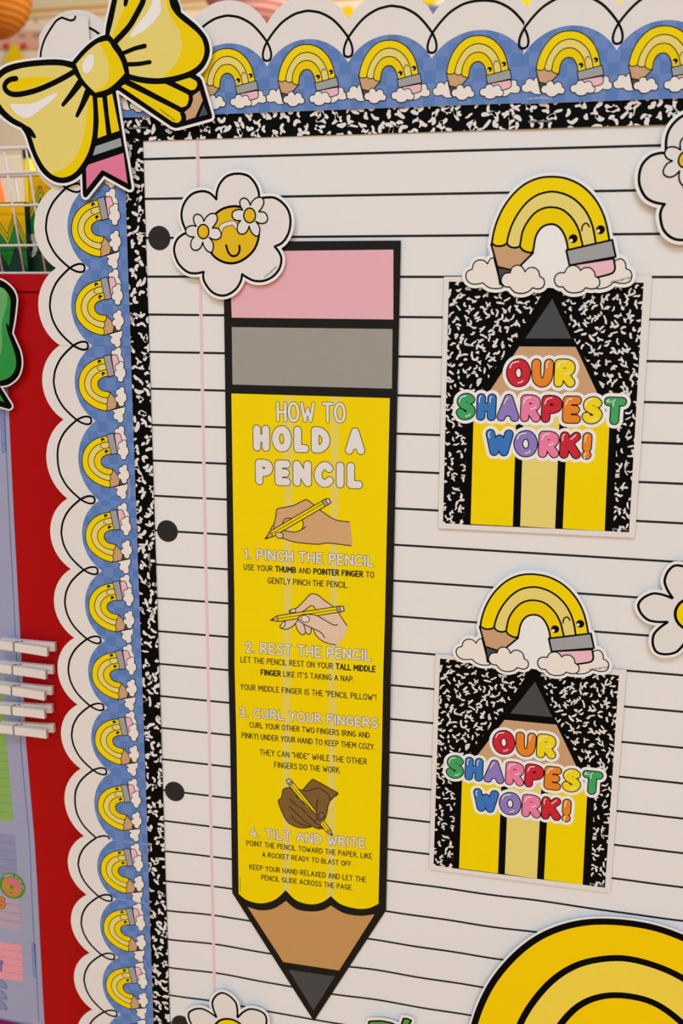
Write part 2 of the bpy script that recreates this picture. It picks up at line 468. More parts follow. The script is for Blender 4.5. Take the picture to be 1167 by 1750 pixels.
# ------------------------------------------------------------------ speckled composition trim
def splotch(rng, c, L, r):
    """wiggly ink-blot island as pen strokes of changing radius"""
    polys = []
    ang = rng.uniform(0, 2 * PI); p = c; pts = [p]; n = rng.randint(2, 4)
    for i in range(n):
        ang += rng.uniform(-1.1, 1.1)
        p = (p[0] + math.cos(ang) * L / n, p[1] + math.sin(ang) * L / n); pts.append(p)
    sm = smooth(pts, False, 3)
    rr = [r * rng.uniform(.5, 1.0), r * rng.uniform(.7, 1.25), r * rng.uniform(.35, .9)]
    for i in range(len(sm) - 1):
        t = i / (len(sm) - 1); t2 = (i + 1) / (len(sm) - 1)
        f = lambda t: rr[0] + (rr[1] - rr[0]) * t * 2 if t < .5 else rr[1] + (rr[2] - rr[1]) * (t - .5) * 2
        polys += stroke([sm[i], sm[i + 1]], [f(t), f(t2)], False, 8)
    if rng.random() < .38:
        q = sm[len(sm) // 2]; a2 = ang + rng.choice((-1, 1)) * rng.uniform(1.0, 1.9)
        polys += stroke([q, (q[0] + math.cos(a2) * L * .5, q[1] + math.sin(a2) * L * .5)], [r * .9, r * .45], False, 8)
    if rng.random() < .3:
        q = sm[-1]; polys += [disc(q, r * 1.35, r * .9, ang, 10)]
    return polys
def speckle(seed, x0, z0, x1, z1, pitch, L, r):
    rng = random.Random(seed); out = []
    nx, nz = max(1, round((x1 - x0) / pitch)), max(1, round((z1 - z0) / (pitch * .86)))
    for j in range(nz + 1):
        for i in range(nx + 1):
            c = (x0 + (i + .5 * (j % 2) + rng.uniform(-.36, .36)) * (x1 - x0) / nx, z0 + (j + rng.uniform(-.36, .36)) * (z1 - z0) / nz)
            out.append(splotch(rng, c, L * rng.uniform(.55, 1.25), r * rng.uniform(.75, 1.1)))
    return out
TG = 'black speckled notebook trim strips'
def trim(seed, x0, d0, x1, d1, label, back, text=None, tp=None, trot=0):
    (x0, z1), (x1, z0) = corr(B(x0, d0), back + .0005), corr(B(x1, d1), back + .0005)
    org = ((x0 + x1) / 2, (z0 + z1) / 2)
    a = Art(org)
    a.slab(rect(x0, z0, x1, z1), BLACK, 0.0005, back)
    for pl in speckle(seed, x0 - .002, z0, x1, z1, 0.0110, 0.0088, 0.00212):
        a.add(pl, WHITE, 0, clip=rect(x0, z0, x1, z1), warp=lambda x, z: (x, z, -back - 0.0005 - DZ))
    o = tag(a.build('speckled_trim', None, (org[0], 0, org[1])), label, 'bulletin board trim', TG)
    if text:
        q = corr(B(*tp), back); bx = Art(org)
        hw, hh = (.0011, .0145) if 1 < trot < 2 else (.0145, .0011)
        bx.add(rect(q[0] - hw, q[1] - hh, q[0] + hw, q[1] + hh), BLACK, 0, warp=lambda x, z: (x, z, -back - 0.0005 - 2 * DZ))
        tb = bx.build('credit_patch', o)
        credit('credit_line', text, 0.0024, WHITE, tb, q[0] - org[0] + (0.0008 if 1 < trot < 2 else 0), -back - 0.0005 - 3 * DZ, q[1] - org[1] + (0.0008 if trot > 2 else 0), trot)
    return o
CR = '© Schoolgirl Style 2024'
XB0, XB1 = -0.2680, -0.2357
trim(11, XB0, -0.4345, 0.178, -0.4078, 'speckled black trim strip along the top edge, running left from under the yellow bow', 0.0026, CR, (-0.2405, -0.4215), PI)
trim(12, 0.172, -0.4345, 0.93, -0.4078, 'speckled black trim strip at the top right above the ruled page', 0.0034, CR, (0.203, -0.4145), PI)
trim(13, XB0, -0.4345, XB1, -0.135, 'speckled black trim strip upright below the bow, beside the highest printed hole', 0.0021)
trim(14, XB0, -0.139, XB1, 0.118, 'speckled black trim strip upright at mid-left beside the second printed hole', 0.0026, CR, (-0.2435, 0.083), PI / 2)
trim(15, XB0, 0.114, XB1, 1.02, 'speckled black trim strip upright at lower left beside the third printed hole', 0.0031)

# ------------------------------------------------------------------ the rainbow-shaped pencil drawing, traced once in board metres
CUT_B, CUT_T = .0088, .0010
YCUT = -(CUT_B + CUT_T)
k = crop(740, 280, 3.071, YCUT)
RB = dict(
 arch0=smooth(k([(308, 420), (318, 360), (340, 290), (375, 220), (425, 155), (480, 108), (545, 78), (615, 68), (690, 75), (760, 103), (815, 145), (860, 200), (893, 265), (912, 330), (925, 402)])),
 arch1=smooth(k([(388, 420), (392, 390), (410, 330), (440, 270), (485, 210), (535, 170), (590, 150), (640, 147), (700, 163), (750, 193), (795, 240), (825, 295), (842, 350), (853, 415)])),
 arch2=smooth(k([(455, 435), (460, 405), (470, 355), (495, 305), (530, 262), (570, 237), (615, 228), (665, 235), (705, 260), (740, 300), (765, 350), (778, 400), (785, 430)])),
 arch3=smooth(k([(522, 465), (528, 440), (535, 395), (550, 358), (575, 330), (605, 318), (635, 318), (662, 333), (685, 365), (700, 405), (708, 450)])),
 sc=[smooth(k([(308, 417), (328, 430), (350, 432), (372, 427), (388, 417)])), smooth(k([(388, 420), (402, 434), (422, 440), (440, 439), (455, 432)])), smooth(k([(455, 433), (470, 452), (492, 463), (508, 466), (523, 463)]))],
 wood=k([(305, 422), (525, 467), (455, 537), (405, 556), (337, 540)]), tip=k([(337, 540), (405, 556), (440, 548), (352, 632)]),
 ferrule=k([(699, 454), (940, 399), (958, 488), (716, 533)]),
 eraser=k([(724, 531), (947, 497), (955, 540), (953, 558), (943, 572), (925, 580), (870, 594), (740, 618)]),
 eyes=[(k([(735, 393)])[0], k([(724, 403)])[0]), (k([(878, 346)])[0], k([(866, 353)])[0])],
 mouth=smooth(k([(780, 351), (783, 328), (797, 313), (811, 316), (819, 331)])),
 clouds=[smooth(k([(318, 492), (300, 500), (285, 525)]), 0, 4) + smooth(k([(285, 525), (268, 508), (240, 505), (215, 520), (205, 553)]), 0, 4) + smooth(k([(205, 553), (180, 565), (172, 590), (184, 618), (215, 632), (262, 625)]), 0, 4) + smooth(k([(262, 625), (290, 648), (330, 655), (366, 648), (352, 628)]), 0, 4),
  smooth(k([(955, 508), (985, 498), (1008, 518), (1012, 550)]), 0, 4) + smooth(k([(1012, 550), (1035, 562), (1043, 590), (1030, 618), (995, 628), (948, 620)]), 0, 4) + smooth(k([(948, 620), (925, 640), (895, 652), (855, 652), (850, 600), (945, 540)]), 0, 4),
  smooth(k([(405, 572), (415, 545), (442, 532), (468, 542), (482, 567)]), 0, 4) + smooth(k([(482, 567), (500, 548), (528, 545), (552, 562), (560, 592)]), 0, 4) + smooth(k([(560, 592), (580, 605), (584, 630), (572, 650), (548, 656), (522, 650)]), 0, 4) + smooth(k([(522, 650), (500, 670), (465, 680), (428, 673), (402, 646)]), 0, 4) + smooth(k([(402, 646), (375, 643), (357, 618), (364, 590), (380, 575), (405, 572)]), 0, 4),
  smooth(k([(690, 572), (705, 545), (735, 533), (760, 542), (774, 560)]), 0, 4) + smooth(k([(774, 560), (792, 547), (822, 546), (845, 566), (850, 590)]), 0, 4) + smooth(k([(850, 590), (870, 605), (873, 632), (855, 652), (828, 656), (800, 650)]), 0, 4) + smooth(k([(800, 650), (778, 670), (735, 677), (702, 668), (682, 645)]), 0, 4) + smooth(k([(682, 645), (655, 643), (638, 620), (641, 590), (662, 573), (690, 572)]), 0, 4)])
RL, RR = k([(305, 422)])[0], k([(940, 399)])[0]
RPK, RPK2 = k([(615, 68)])[0], k([(615, 228)])[0]
EYE_R = 0.00445
def rainbow_parts(T, org, y0, lw, cw, parent, yA, yB, simple=False, ink=BLACK, pale=None):
    """the arched pencil and its clouds as parts of parent. T maps traced metres to the thing, lw / cw are half pen widths"""
    t = lambda pts: [T(p) for p in pts]
    W = lambda x, z: (x, z, -y0)
    def art(): return Art(org)
    def put(a, polys, m, lay): a.add(polys, m, 0, warp=lambda x, z: (x, z, -y0 - lay * DZ)); return a
    A0, A1, A2, A3 = t(RB['arch0']), t(RB['arch1']), t(RB['arch2']), t(RB['arch3'])
    sc = [t(q) for q in RB['sc']]
    scal = sc[0] + sc[1][1:] + sc[2][1:]
    for c in RB['clouds'][:2]:
        c = t(c); put(put(art(), c, CLOUD, 1), stroke(c, cw, True, 8), ink, 2).build('cloud', parent)
    a = art()
    put(a, A0 + A3[::-1] + scal[::-1][1:-1], yA, 3)
    put(a, A1 + A2[::-1] + sc[1][::-1][1:-1], pale or PALE, 4)
    put(a, A2 + A3[::-1] + sc[2][::-1][1:-1], yB, 4)
    for q in (A0, A1, A2, A3): put(a, stroke(q, lw, False, 8), ink, 5)
    put(a, sum((stroke(q, lw, False, 8) for q in sc), []), ink, 6)
    body = a.build('pencil_body', parent)
    a = art(); w = t(RB['wood']); put(a, [w[0]] + scal[1:-1] + w[1:], WOOD, 3); put(a, stroke(w[1:3], lw, False, 8) + stroke([w[4], w[0]], lw, False, 8), ink, 6)
    put(a, t(RB['tip']), GRAPH, 5); tp = t(RB['tip']); put(a, stroke([tp[0], tp[1]], lw * .9, False, 8) + stroke([tp[0], tp[3]], lw, False, 8), ink, 7)
    a.build('pencil_tip', parent if simple else body)
    a = art(); e = t(RB['eraser']); put(a, e, PINK, 3); put(a, stroke(e, lw, True, 8), ink, 4); a.build('eraser', parent if simple else body)
    a = art(); f = t(RB['ferrule']); put(a, f, GREY, 6); put(a, stroke(f, lw, True, 8), ink, 7); a.build('ferrule', parent if simple else body)
    a = art()
    for c, h in RB['eyes']:
        put(a, disc(T(c), EYE_R * T.scale, n=20), ink, 7); put(a, disc(T(h), EYE_R * T.scale * .40, n=12), CLOUD, 8)
    put(a, stroke(t(RB['mouth']), lw * .75, False, 8), ink, 7)
    a.build('face', parent if simple else body)
    for c in RB['clouds'][2:]:
        c = t(c); put(put(art(), c, CLOUD, 8), stroke(c, cw, True, 8), ink, 9).build('cloud', parent)
def rainbow_outline(T, grow):
    t = lambda pts: [T(p) for p in pts]
    out = [t(RB['arch0']) + t(RB['ferrule'])[1:3] + [T(RB['clouds'][1][8]), T(RB['clouds'][0][0])]]
    polys = []
    for c in [t(c) for c in RB['clouds']] + out + [t(RB['wood']), t(RB['eraser'])]:
        polys += [c] + stroke(c, grow, True, 14)
    polys.append(t([RB['wood'][1], RB['wood'][2], RB['clouds'][2][4], RB['clouds'][2][20], RB['clouds'][3][22], RB['clouds'][3][1], RB['ferrule'][0]]))
    polys.append(t(INNER))
    return polys
INNER = k([(525, 440), (560, 440), (640, 440), (690, 440), (690, 640), (650, 655), (611, 650), (575, 655), (520, 640)])

# ------------------------------------------------------------------ scalloped border
SG = 'scalloped rainbow pencil border strips'
PITCH = 0.0895
def arcpts(u0, u1, v0, sag, n=18):
    c = (u1 - u0) / 2; R = (c * c + sag * sag) / (2 * sag); a = math.asin(min(1, c / R))
    if sag > c: a = PI - a
    return [((u0 + u1) / 2 + R * math.sin(-a + 2 * a * k / n), v0 + sag - R + R * math.cos(-a + 2 * a * k / n)) for k in range(n + 1)]
MOTIF = None
def border(label, frame, cusps, inner, back, seam0=False, credit_at=None, loops=None, vshift=None):
    """frame(u, v): u along the border, v outward from the valley line. cusps: u of the valleys"""
    u0, u1 = cusps[0], cusps[-1]
    f0 = frame; frame = lambda u, v: corr(f0(u, v), back + .0007)
    mid = frame((u0 + u1) / 2, -0.045); org = mid
    edge = [(u0, inner)]
    for a0, a1 in zip(cusps, cusps[1:]): edge += arcpts(a0, a1, 0.0, 0.0258)
    edge.append((u1, inner))
    Fm = lambda pts: [frame(*p) for p in pts]
    a = Art(org); a.slab(Fm(edge), WHITE, 0.0006, back)
    o = tag(a.build('scalloped_border', None, (org[0], 0, org[1])), label, 'bulletin board border', SG)
    y0 = back + 0.0006
    put = lambda a, polys, m, lay, **kw: a.add(polys, m, 0, warp=lambda x, z: (x, z, -y0 - lay * DZ), **kw)
    # gingham panel
    pts = [(u0, inner)]
    for a0, a1 in zip(cusps, cusps[1:]): pts += arcpts(a0, a1, -0.0425, 0.0252)
    pts.append((u1, inner))
    a = Art(org); put(a, Fm(pts), BLUE, 1)
    if seam0:
        s0 = arcpts(u0, cusps[1], -0.0425, 0.0252) if seam0 == 1 else arcpts(cusps[-2], u1, -0.0425, 0.0252)
        put(a, stroke(Fm(s0), .00035, False, 6), EDGE, 2)
    a.build('gingham_panel', o)
    # looping line
    a = Art(org); polys = []
    for i, (a0, a1) in enumerate(zip(cusps, cusps[1:])):
        hw = (a1 - a0) / 2; c = (a0 + a1) / 2
        half = [(hw, -.0178), (hw - .0085, -.0075), (hw - .018, .0012), (hw - .030, .0076), (hw - .040, .0099), (0, .0104)]
        line = [(c + s, v) for s, v in half] + [(c - s, v) for s, v in half[::-1][1:]]
        polys += stroke(Fm(smooth(line, False, 9)), .00125, False, 10)
    for i, cu in enumerate(cusps):
        if i == 0 and not (loops and 'first' in loops): continue
        if i == len(cusps) - 1 and loops and 'nolast' in loops: continue
        lp = [(cu, -.0178), (cu + .0033, -.0245), (cu + .0047, -.031), (cu + .0036, -.0355), (cu, -.0370), (cu - .0036, -.0355), (cu - .0047, -.031), (cu - .0033, -.0245), (cu, -.0178)]
        polys += stroke(Fm(smooth(lp, False, 5)), .0012, False, 10)
    put(a, polys, BLACK, 2); a.build('looping_line', o)
    # rainbow pencils
    for i, (a0, a1) in enumerate(zip(cusps, cusps[1:])):
        c = (a0 + a1) / 2 + (vshift or 0)
        if (a0, a1) == (u0, u1): pass
        m = link('rainbow_pencil', None, o)
        pm = frame(c, 0); m.location = (pm[0] - org[0], 0, pm[1] - org[1])
        T = sim(RL, RR, tuple(p - q for p, q in zip(frame(c - .0327, -.0576), pm)), tuple(p - q for p, q in zip(frame(c + .0326, -.0566), pm)))
        rainbow_parts(T, (0, 0), y0 + DZ, .00045, .0004, m, YEL, MUST)
    if credit_at:
        u, v, rot = credit_at; q = frame(u, v)
        credit('credit_line', CR, 0.0026, WHITE, o, q[0] - org[0], -y0 - 2 * DZ, q[1] - org[1], rot)
    return o
top = lambda u, v: B(u, -0.5225 - v)
left = lambda u, v: B(-0.3508 - v, -u)       # u upward
TC = [-.3580, -.2685, -.1787, -.0891, .0005, .0897, .1865]
border('scalloped border strip along the top, from behind the yellow bow to the overlap', top, TC, -0.0893, 0.0046, credit_at=None, loops={'first', 'nolast'})
border('scalloped border strip along the top right end, overlapping its left neighbour', top, [.1835, .2759, .3654, .4549, .5444, .634], -0.0903, 0.0054, seam0=1, credit_at=(.202, -.0845, PI), loops={'first'})
LC = [.4488, .3587, .2686, .1785, .0891, -.0091, -.0995, -.1906, -.2815, -.3714, -.469, -.5561, -.6451, -.7341, -.8231, -.912]
def lrun(i, j): return sorted(LC[i:j + 1])
border('scalloped border strip upright below the yellow bow, uppermost of the left edge', left, lrun(0, 3), -0.0915, 0.0050, loops={'first'})
border('scalloped border strip upright on the left edge, second from the bow, two scallops long', left, lrun(3, 5), -0.0912, 0.0043, credit_at=(0.008, -.084, PI / 2), loops={'nolast'})
border('scalloped border strip upright on the left edge, long middle piece beside the clothespins', left, lrun(5, 10), -0.0912, 0.0052, seam0=2, loops={'first'})
border('scalloped border strip upright on the left edge, single scallop between two seams', left, lrun(10, 11), -0.0908, 0.0060, loops={'nolast'})
border('scalloped border strip upright on the left edge, lowest piece at the foot of the photo', left, lrun(11, 15), -0.0905, 0.0067, seam0=2)
# white corner flap folded behind the bow
a = Art(U(128, 62, -.0091))
a.slab([U(63, 97, -.0091), U(69, 70, -.0091), U(80, 46, -.0091), U(95, 30, -.0091), U(110, 26, -.0091), U(150, 27, -.0091), U(153, 68, -.0091), U(152, 130, -.0091), U(90, 130, -.0091)], WHITE, .0006, .0085)
fl = tag(a.build('folded_border_flap', None, (U(128, 62, -.0091)[0], 0, U(128, 62, -.0091)[1])), 'white folded border end sticking up behind the yellow bow', 'paper flap')
a2 = Art(U(128, 62, -.0091))
a2.add(stroke(smooth([U(69.2, 97, -.0091), U(71, 84, -.0091), U(77, 66, -.0091), U(88, 47, -.0091), U(97, 35, -.0091), U(106, 30, -.0091)]), .0011) + stroke(smooth([U(106, 30, -.0091), U(114, 33, -.0091), U(121, 35, -.0091), U(127, 33, -.0091), U(129, 28.5, -.0091)]), .0011), BLACK, 0, warp=lambda x, z: (x, z, -.0093))
a2.build('looping_line', fl)

# ------------------------------------------------------------------ pencil poster
PB = 0.0042                                   # poster back plane
YP = -.0056
PO2 = corr(B(-0.04, 0.2), -YP)
YF = U(530, 1148, YP)[1]
def bend(x, z):
    t = abs(z - YF)
    return -0.003 * max(0.0, 1 - t / 0.07) if z > YF else -0.003 * max(0.0, 1 - t / 0.10)
CUTS = (YF, YF + .07, YF - .10)
pf = lambda lay: (lambda x, z: (x, z, -PB - .0005 - lay * DZ))
def pbuild(a, name, parent): return a.build(name, parent, None, CUTS, bend)
p8 = crop(280, 1500, 2.431, YP); p5 = crop(380, 400, 3.647, YP); p1 = crop(380, 660, 3.7645, YP)
a = Art(PO2)
a.slab([corr(B(-.1425, -.2972), -YP), corr(B(.0610, -.2972), -YP), U(659.3, 1556.4, YP), U(535.9, 1746, YP), U(396.4, 1526.7, YP)], POSTERBLACK, .0005, PB)
poster = tag(a.build('pencil_poster', None, (PO2[0], 0, PO2[1]), CUTS, bend), 'tall pencil-shaped poster on how to hold a pencil, point downward', 'poster')
def q4(m, lay, name, pts, parent=None):
    a = Art(PO2).add(pts, m, 0, warp=pf(lay)); return pbuild(a, name, parent or poster)
PXL, PXR = -.1350, .0540
q4(PPINK, 1, 'eraser', [corr(B(PXL, -.2865), -YP), U(671.9, 426.5, YP), U(671.9, 546, YP), U(395.5, 542.8, YP)])
q4(PGREY, 1, 'ferrule', [U(395.5, 559, YP), U(670.5, 562.3, YP), U(669.5, 664.3, YP), U(396.8, 657.2, YP)])
scl = p8([(310, 68)]) + smooth(p8([(310, 68), (345, 95), (405, 108), (462, 92), (505, 53)]))[1:] + smooth(p8([(505, 53), (550, 96), (607, 112), (655, 104), (693, 78)]))[1:] + smooth(p8([(693, 78), (735, 112), (800, 130), (850, 128), (891, 110)]))[1:]
barrel = q4(YEL, 1, 'barrel', [U(394.9, 672.5, YP), U(665.8, 680.5, YP)] + scl[::-1])
for xa, xb, pa, pb in ((397, 455, 491, 522), (697, 755, 677, 708)):
    ta, tb = p1([(xa, 61)])[0], p1([(xb, 63)])[0]
    ba, bb2 = p8([(pa, 72)])[0], p8([(pb, 72)])[0]
    clipp = [U(394.9, 672.5, YP), U(665.8, 680.5, YP)] + scl[::-1]
    a = Art(PO2).add([ta, tb, (bb2[0], bb2[1] - .01), (ba[0], ba[1] - .01)], mat('poster_pale_stripe', (233, 214, 92), .5, .2, .02), 0, clip=clipp, warp=pf(2))
    pbuild(a, 'stripe', barrel)
wsc = smooth(p8([(347, 123), (400, 137), (455, 130), (507, 98)])) + smooth(p8([(507, 98), (550, 132), (610, 142), (660, 136), (693, 117)]))[1:] + smooth(p8([(693, 117), (745, 148), (812, 160), (875, 154)]))[1:]
q4(PWOOD, 1, 'wood_cone', wsc + p8([(727, 387), (495, 352)]))
q4(GRAPH, 1, 'graphite_tip', p8([(517, 384), (710, 412), (620, 554)]))
PT1 = crop(380, 660, 3.7645, YP); PT2 = crop(380, 920, 3.7645, YP); PT3 = crop(380, 1080, 3.7645, YP); PT4 = crop(380, 1300, 3.7645, YP)
def ptext(name, k, text, tl, bl, br, r, fill, gap=.2, space=.42, font=GLYPH, outline=0, parent=None, lay=3, bold=()):
    P = k([tl, bl, br]); h = math.hypot(P[0][0] - P[1][0], P[0][1] - P[1][1])
    items = layout(text, P[1], P[2], h, r + outline, gap, space, font)
    a = Art(PO2)
    words = text.split(' ')
    for w_i, it in enumerate(items):
        if outline: a.add(pen([it], r + outline), POSTERBLACK, 0, warp=pf(lay))
        rr = r * 1.45 if any(s <= w_i < e for s, e in bold) else r
        a.add(pen([it], rr), fill, 0, warp=pf(lay + (1 if outline else 0)))
    return pbuild(a, name, parent or poster)
def span(text, word):
    i = text.index(word); n0 = len(text[:i].replace(' ', '')); return (n0, n0 + len(word.replace(' ', '')))
TI = mat('poster_text_ink', (38, 34, 20), .5, .2, .05)
ptext('title_lettering', PT1, 'HOW TO', (332, 97), (345, 232), (797, 240), .0016, WHITE, .27, .46, GLYPH, .0006)
ptext('title_lettering', PT1, 'HOLD A', (192, 247), (195, 419), (918, 444), .0043, WHITE, .55, .70, FAT, .0008)
ptext('title_lettering', PT1, 'PENCIL', (205, 467), (210, 636), (903, 664), .0043, WHITE, .53, .5, FAT, .0008)
HS = .00115
ptext('step_heading', PT2, '1. PINCH THE PENCIL', (134, 63), (136, 137), (977, 187), HS, WHITE, .27, .40, GLYPH, .00045)
ptext('step_heading', PT3, '2. REST THE PENCIL', (147, 58), (148, 133), (962, 188), HS, WHITE, .27, .40, GLYPH, .00045)
ptext('step_heading', PT3, '3. CURL YOUR FINGERS', (106, 478), (108, 548), (1004, 623), HS, WHITE, .27, .40, GLYPH, .00045)
ptext('step_heading', PT4, '4. TILT AND WRITE', (175, 428), (176, 496), (924, 571), HS, WHITE, .27, .40, GLYPH, .00045)
for k_, t_, tl, bl, br, bw in (
 (PT2, 'USE YOUR THUMB AND POINTER FINGER TO', (134, 166), (135, 204), (976, 256), ('THUMB', 'POINTER FINGER')), (PT2, 'GENTLY PINCH THE PENCIL.', (289, 252), (290, 292), (812, 322), ()),
 (PT3, 'LET THE PENCIL REST ON YOUR TALL MIDDLE', (119, 154), (120, 192), (987, 256), ('TALL MIDDLE',)), (PT3, "FINGER LIKE IT'S TAKING A NAP.", (250, 236), (251, 274), (850, 319), ('FINGER',)),
 (PT3, 'YOUR MIDDLE FINGER IS THE "PENCIL PILLOW"!', (117, 330), (118, 369), (993, 440), ()), (PT3, 'CURL YOUR OTHER TWO FINGERS (RING AND', (173, 578), (174, 615), (948, 684), ()),
 (PT3, 'PINKY) UNDER YOUR HAND TO KEEP THEM COZY.', (122, 646), (123, 684), (983, 761), ()), (PT3, 'THEY CAN "HIDE" WHILE THE OTHER', (237, 755), (238, 794), (930, 856), ()),
 (PT3, 'FINGERS DO THE WORK.', (332, 836), (333, 875), (762, 912), ()), (PT4, 'POINT THE PENCIL TOWARD THE PAPER, LIKE', (152, 513), (153, 548), (963, 636), ()),
 (PT4, 'A ROCKET READY TO BLAST OFF.', (254, 588), (255, 621), (838, 685), ()), (PT4, 'KEEP YOUR HAND RELAXED AND LET THE', (172, 667), (173, 702), (925, 786), ()),
 (PT4, 'PENCIL GLIDE ACROSS THE PAGE.', (248, 735), (249, 769), (840, 837), ())):
    ptext('step_text', k_, t_, tl, bl, br, .00050, TI, .26, .42, GLYPH, 0, None, 3, [span(t_, w) for w in bw])
credit('credit_line', CR, .0022, TI, poster, U(411, 1513, YP)[0] - PO2[0], -PB - .0005 - 3 * DZ, U(411, 1513, YP)[1] - PO2[1], PI / 2)

def hand(k, skin, nailm, fill, lines, nails, pencil, holes=None, over=None):
    """one printed hand with its pencil, a part of the poster"""
    a = Art(PO2); LWd = .00055
    for f in fill: a.add(k(f) if len(f) < 6 else smooth(k(f), True, 3), skin, 0, holes=[smooth(k(h), True, 3) for h in (holes or [])], warp=pf(4))
    for l in lines: a.add(stroke(smooth(k(l)), LWd, False, 8), TI, 0, warp=pf(5))
    h = pbuild(a, 'hand_drawing', poster)
    def drawpencil(pn, lay):
        tipp, c0, c1, c2, c3, wd_ = pn          # point, wood end, ferrule start, ferrule end, eraser end (crop px), half width in metres
        P = k([tipp, c0, c1, c2, c3])
        d = (P[4][0] - P[0][0], P[4][1] - P[0][1]); L = math.hypot(*d); n = (-d[1] / L * wd_, d[0] / L * wd_)
        e = lambda p, s: (p[0] + n[0] * s, p[1] + n[1] * s)
        a = Art(PO2)
        a.add([P[0], e(P[1], 1), e(P[1], -1)], WOOD, 0, warp=pf(lay)); a.add([P[0], tuple(P[0][i] * .6 + e(P[1], 1)[i] * .4 for i in (0, 1)), tuple(P[0][i] * .6 + e(P[1], -1)[i] * .4 for i in (0, 1))], TI, 0, warp=pf(lay + 1))
        a.add([e(P[1], 1), e(P[2], 1), e(P[2], -1), e(P[1], -1)], YEL, 0, warp=pf(lay)); a.add([e(P[2], 1), e(P[3], 1), e(P[3], -1), e(P[2], -1)], GREY, 0, warp=pf(lay))
        a.add([e(P[3], 1), e(P[4], .75), e(P[4], -.75), e(P[3], -1)], PINK, 0, warp=pf(lay))
        ol = stroke([P[0], e(P[1], 1), e(P[3], 1), e(P[4], .75), e(P[4], -.75), e(P[3], -1), e(P[1], -1)], LWd * .9, True, 8)
        for q in (1, 2, 3): ol += stroke([e(P[q], 1), e(P[q], -1)], LWd * .8, False, 8)
        ol += stroke([P[1], P[2]], LWd * .7, False, 8)
        a.add(ol, TI, 0, warp=pf(lay + 2)); return pbuild(a, 'drawn_pencil', h)
    drawpencil(pencil, 6)
    if over:
        a = Art(PO2)
        for f in over[0]: a.add(smooth(k(f), True, 3), skin, 0, warp=pf(9))
        for l in over[1]: a.add(stroke(smooth(k(l)), LWd, False, 8), TI, 0, warp=pf(10))
        pbuild(a, 'gripping_finger', h)
    a = Art(PO2)
    for nl in nails:
        q = smooth(k(nl), True, 3); a.add(q, nailm, 0, warp=pf(11)); a.add(stroke(q, LWd * .8, True, 8), TI, 0, warp=pf(12))
    pbuild(a, 'fingernail', h)
SK1, SK2, SK3 = mat('tan_skin_ink', (214, 170, 122), .5, .2, .02), mat('light_skin_ink', (232, 200, 172), .5, .2, .02), mat('brown_skin_ink', (128, 96, 50), .5, .2, .02)
H1 = crop(440, 840, 6.483, YP); H2 = crop(440, 1000, 6.483, YP); H3 = crop(450, 1320, 7.294, YP)
hand(H1, SK1, mat('tan_nail_ink', (228, 196, 160), .5, .2, .02),
 [[(530, 92), (570, 108), (635, 160), (690, 205), (760, 255), (830, 300), (900, 325), (1015, 337), (1030, 400), (1040, 500), (1035, 603), (900, 585), (770, 572), (680, 585), (560, 578), (430, 565), (350, 545), (290, 522), (230, 515), (203, 490), (215, 455), (170, 450), (143, 425), (160, 390), (185, 350), (200, 280), (207, 220), (225, 192), (320, 172), (400, 155), (450, 130)]],
 [[(1015, 337), (900, 325), (830, 300), (760, 255), (690, 205)], [(635, 160), (570, 108), (530, 92), (495, 108), (450, 130), (400, 155), (320, 172), (225, 192), (207, 220), (200, 280), (185, 350), (160, 390), (143, 425), (170, 448), (215, 450), (255, 410)],
  [(410, 300), (305, 303), (265, 385)], [(495, 310), (505, 360), (495, 415)], [(530, 393), (495, 418), (420, 450), (330, 440), (270, 435)], [(210, 455), (203, 490), (230, 515), (290, 522), (350, 545), (430, 565), (560, 578), (680, 585), (770, 572), (900, 585), (1035, 603)]],
 [[(205, 460), (250, 455), (280, 470), (275, 510), (240, 518), (208, 500)], [(150, 415), (170, 378), (182, 390), (172, 420), (152, 435)]],
 ((82, 527), (155, 470), (728, 132), (765, 115), (800, 100), .0036), holes=[[(290, 400), (495, 310), (505, 360), (495, 415), (420, 450), (330, 440), (300, 430)]])
hand(H2, SK2, mat('light_nail_ink', (240, 218, 200), .5, .2, .02),
 [[(610, 97), (570, 115), (500, 190), (430, 255), (360, 275), (350, 300), (385, 318), (340, 370), (290, 410), (248, 455), (270, 480), (320, 488), (370, 470), (415, 430), (440, 490), (480, 540), (520, 542), (540, 520), (565, 547), (590, 525), (595, 475), (620, 490), (650, 555), (710, 610), (780, 642), (870, 660), (930, 610), (975, 530), (990, 450), (895, 300), (850, 248), (740, 170), (670, 115)]],
 [[(990, 450), (940, 375), (895, 305)], [(850, 248), (740, 170), (670, 115), (610, 97), (570, 115), (500, 190), (430, 255), (362, 278), (350, 300), (385, 318), (450, 315), (520, 280), (600, 228), (650, 280)],
  [(325, 385), (290, 410), (248, 455), (270, 480), (320, 488), (370, 470), (415, 430), (450, 380)], [(420, 430), (440, 490), (480, 540), (512, 545), (532, 515), (510, 430)], [(532, 515), (565, 547), (590, 525), (595, 470)], [(620, 490), (650, 555), (710, 610), (780, 642), (870, 660)]],
 [[(480, 355), (520, 333), (570, 360), (575, 390), (545, 410), (500, 400)], [(357, 290), (390, 265), (420, 270), (415, 300), (380, 300)], [(252, 455), (290, 405), (310, 425), (290, 460), (262, 472)]],
 ((143, 387), (225, 372), (880, 272), (915, 266), (955, 260), .0036), holes=[[(600, 232), (640, 285), (520, 305), (540, 275)]],
 over=([[(455, 355), (485, 330), (540, 325), (640, 335), (740, 390), (830, 440), (900, 460), (900, 600), (745, 580), (700, 520), (600, 470), (500, 420), (460, 390)]], [[(885, 437), (840, 440), (740, 385), (650, 337), (560, 322), (490, 330), (455, 355), (460, 390), (510, 430), (600, 472), (700, 520), (748, 582)]]))
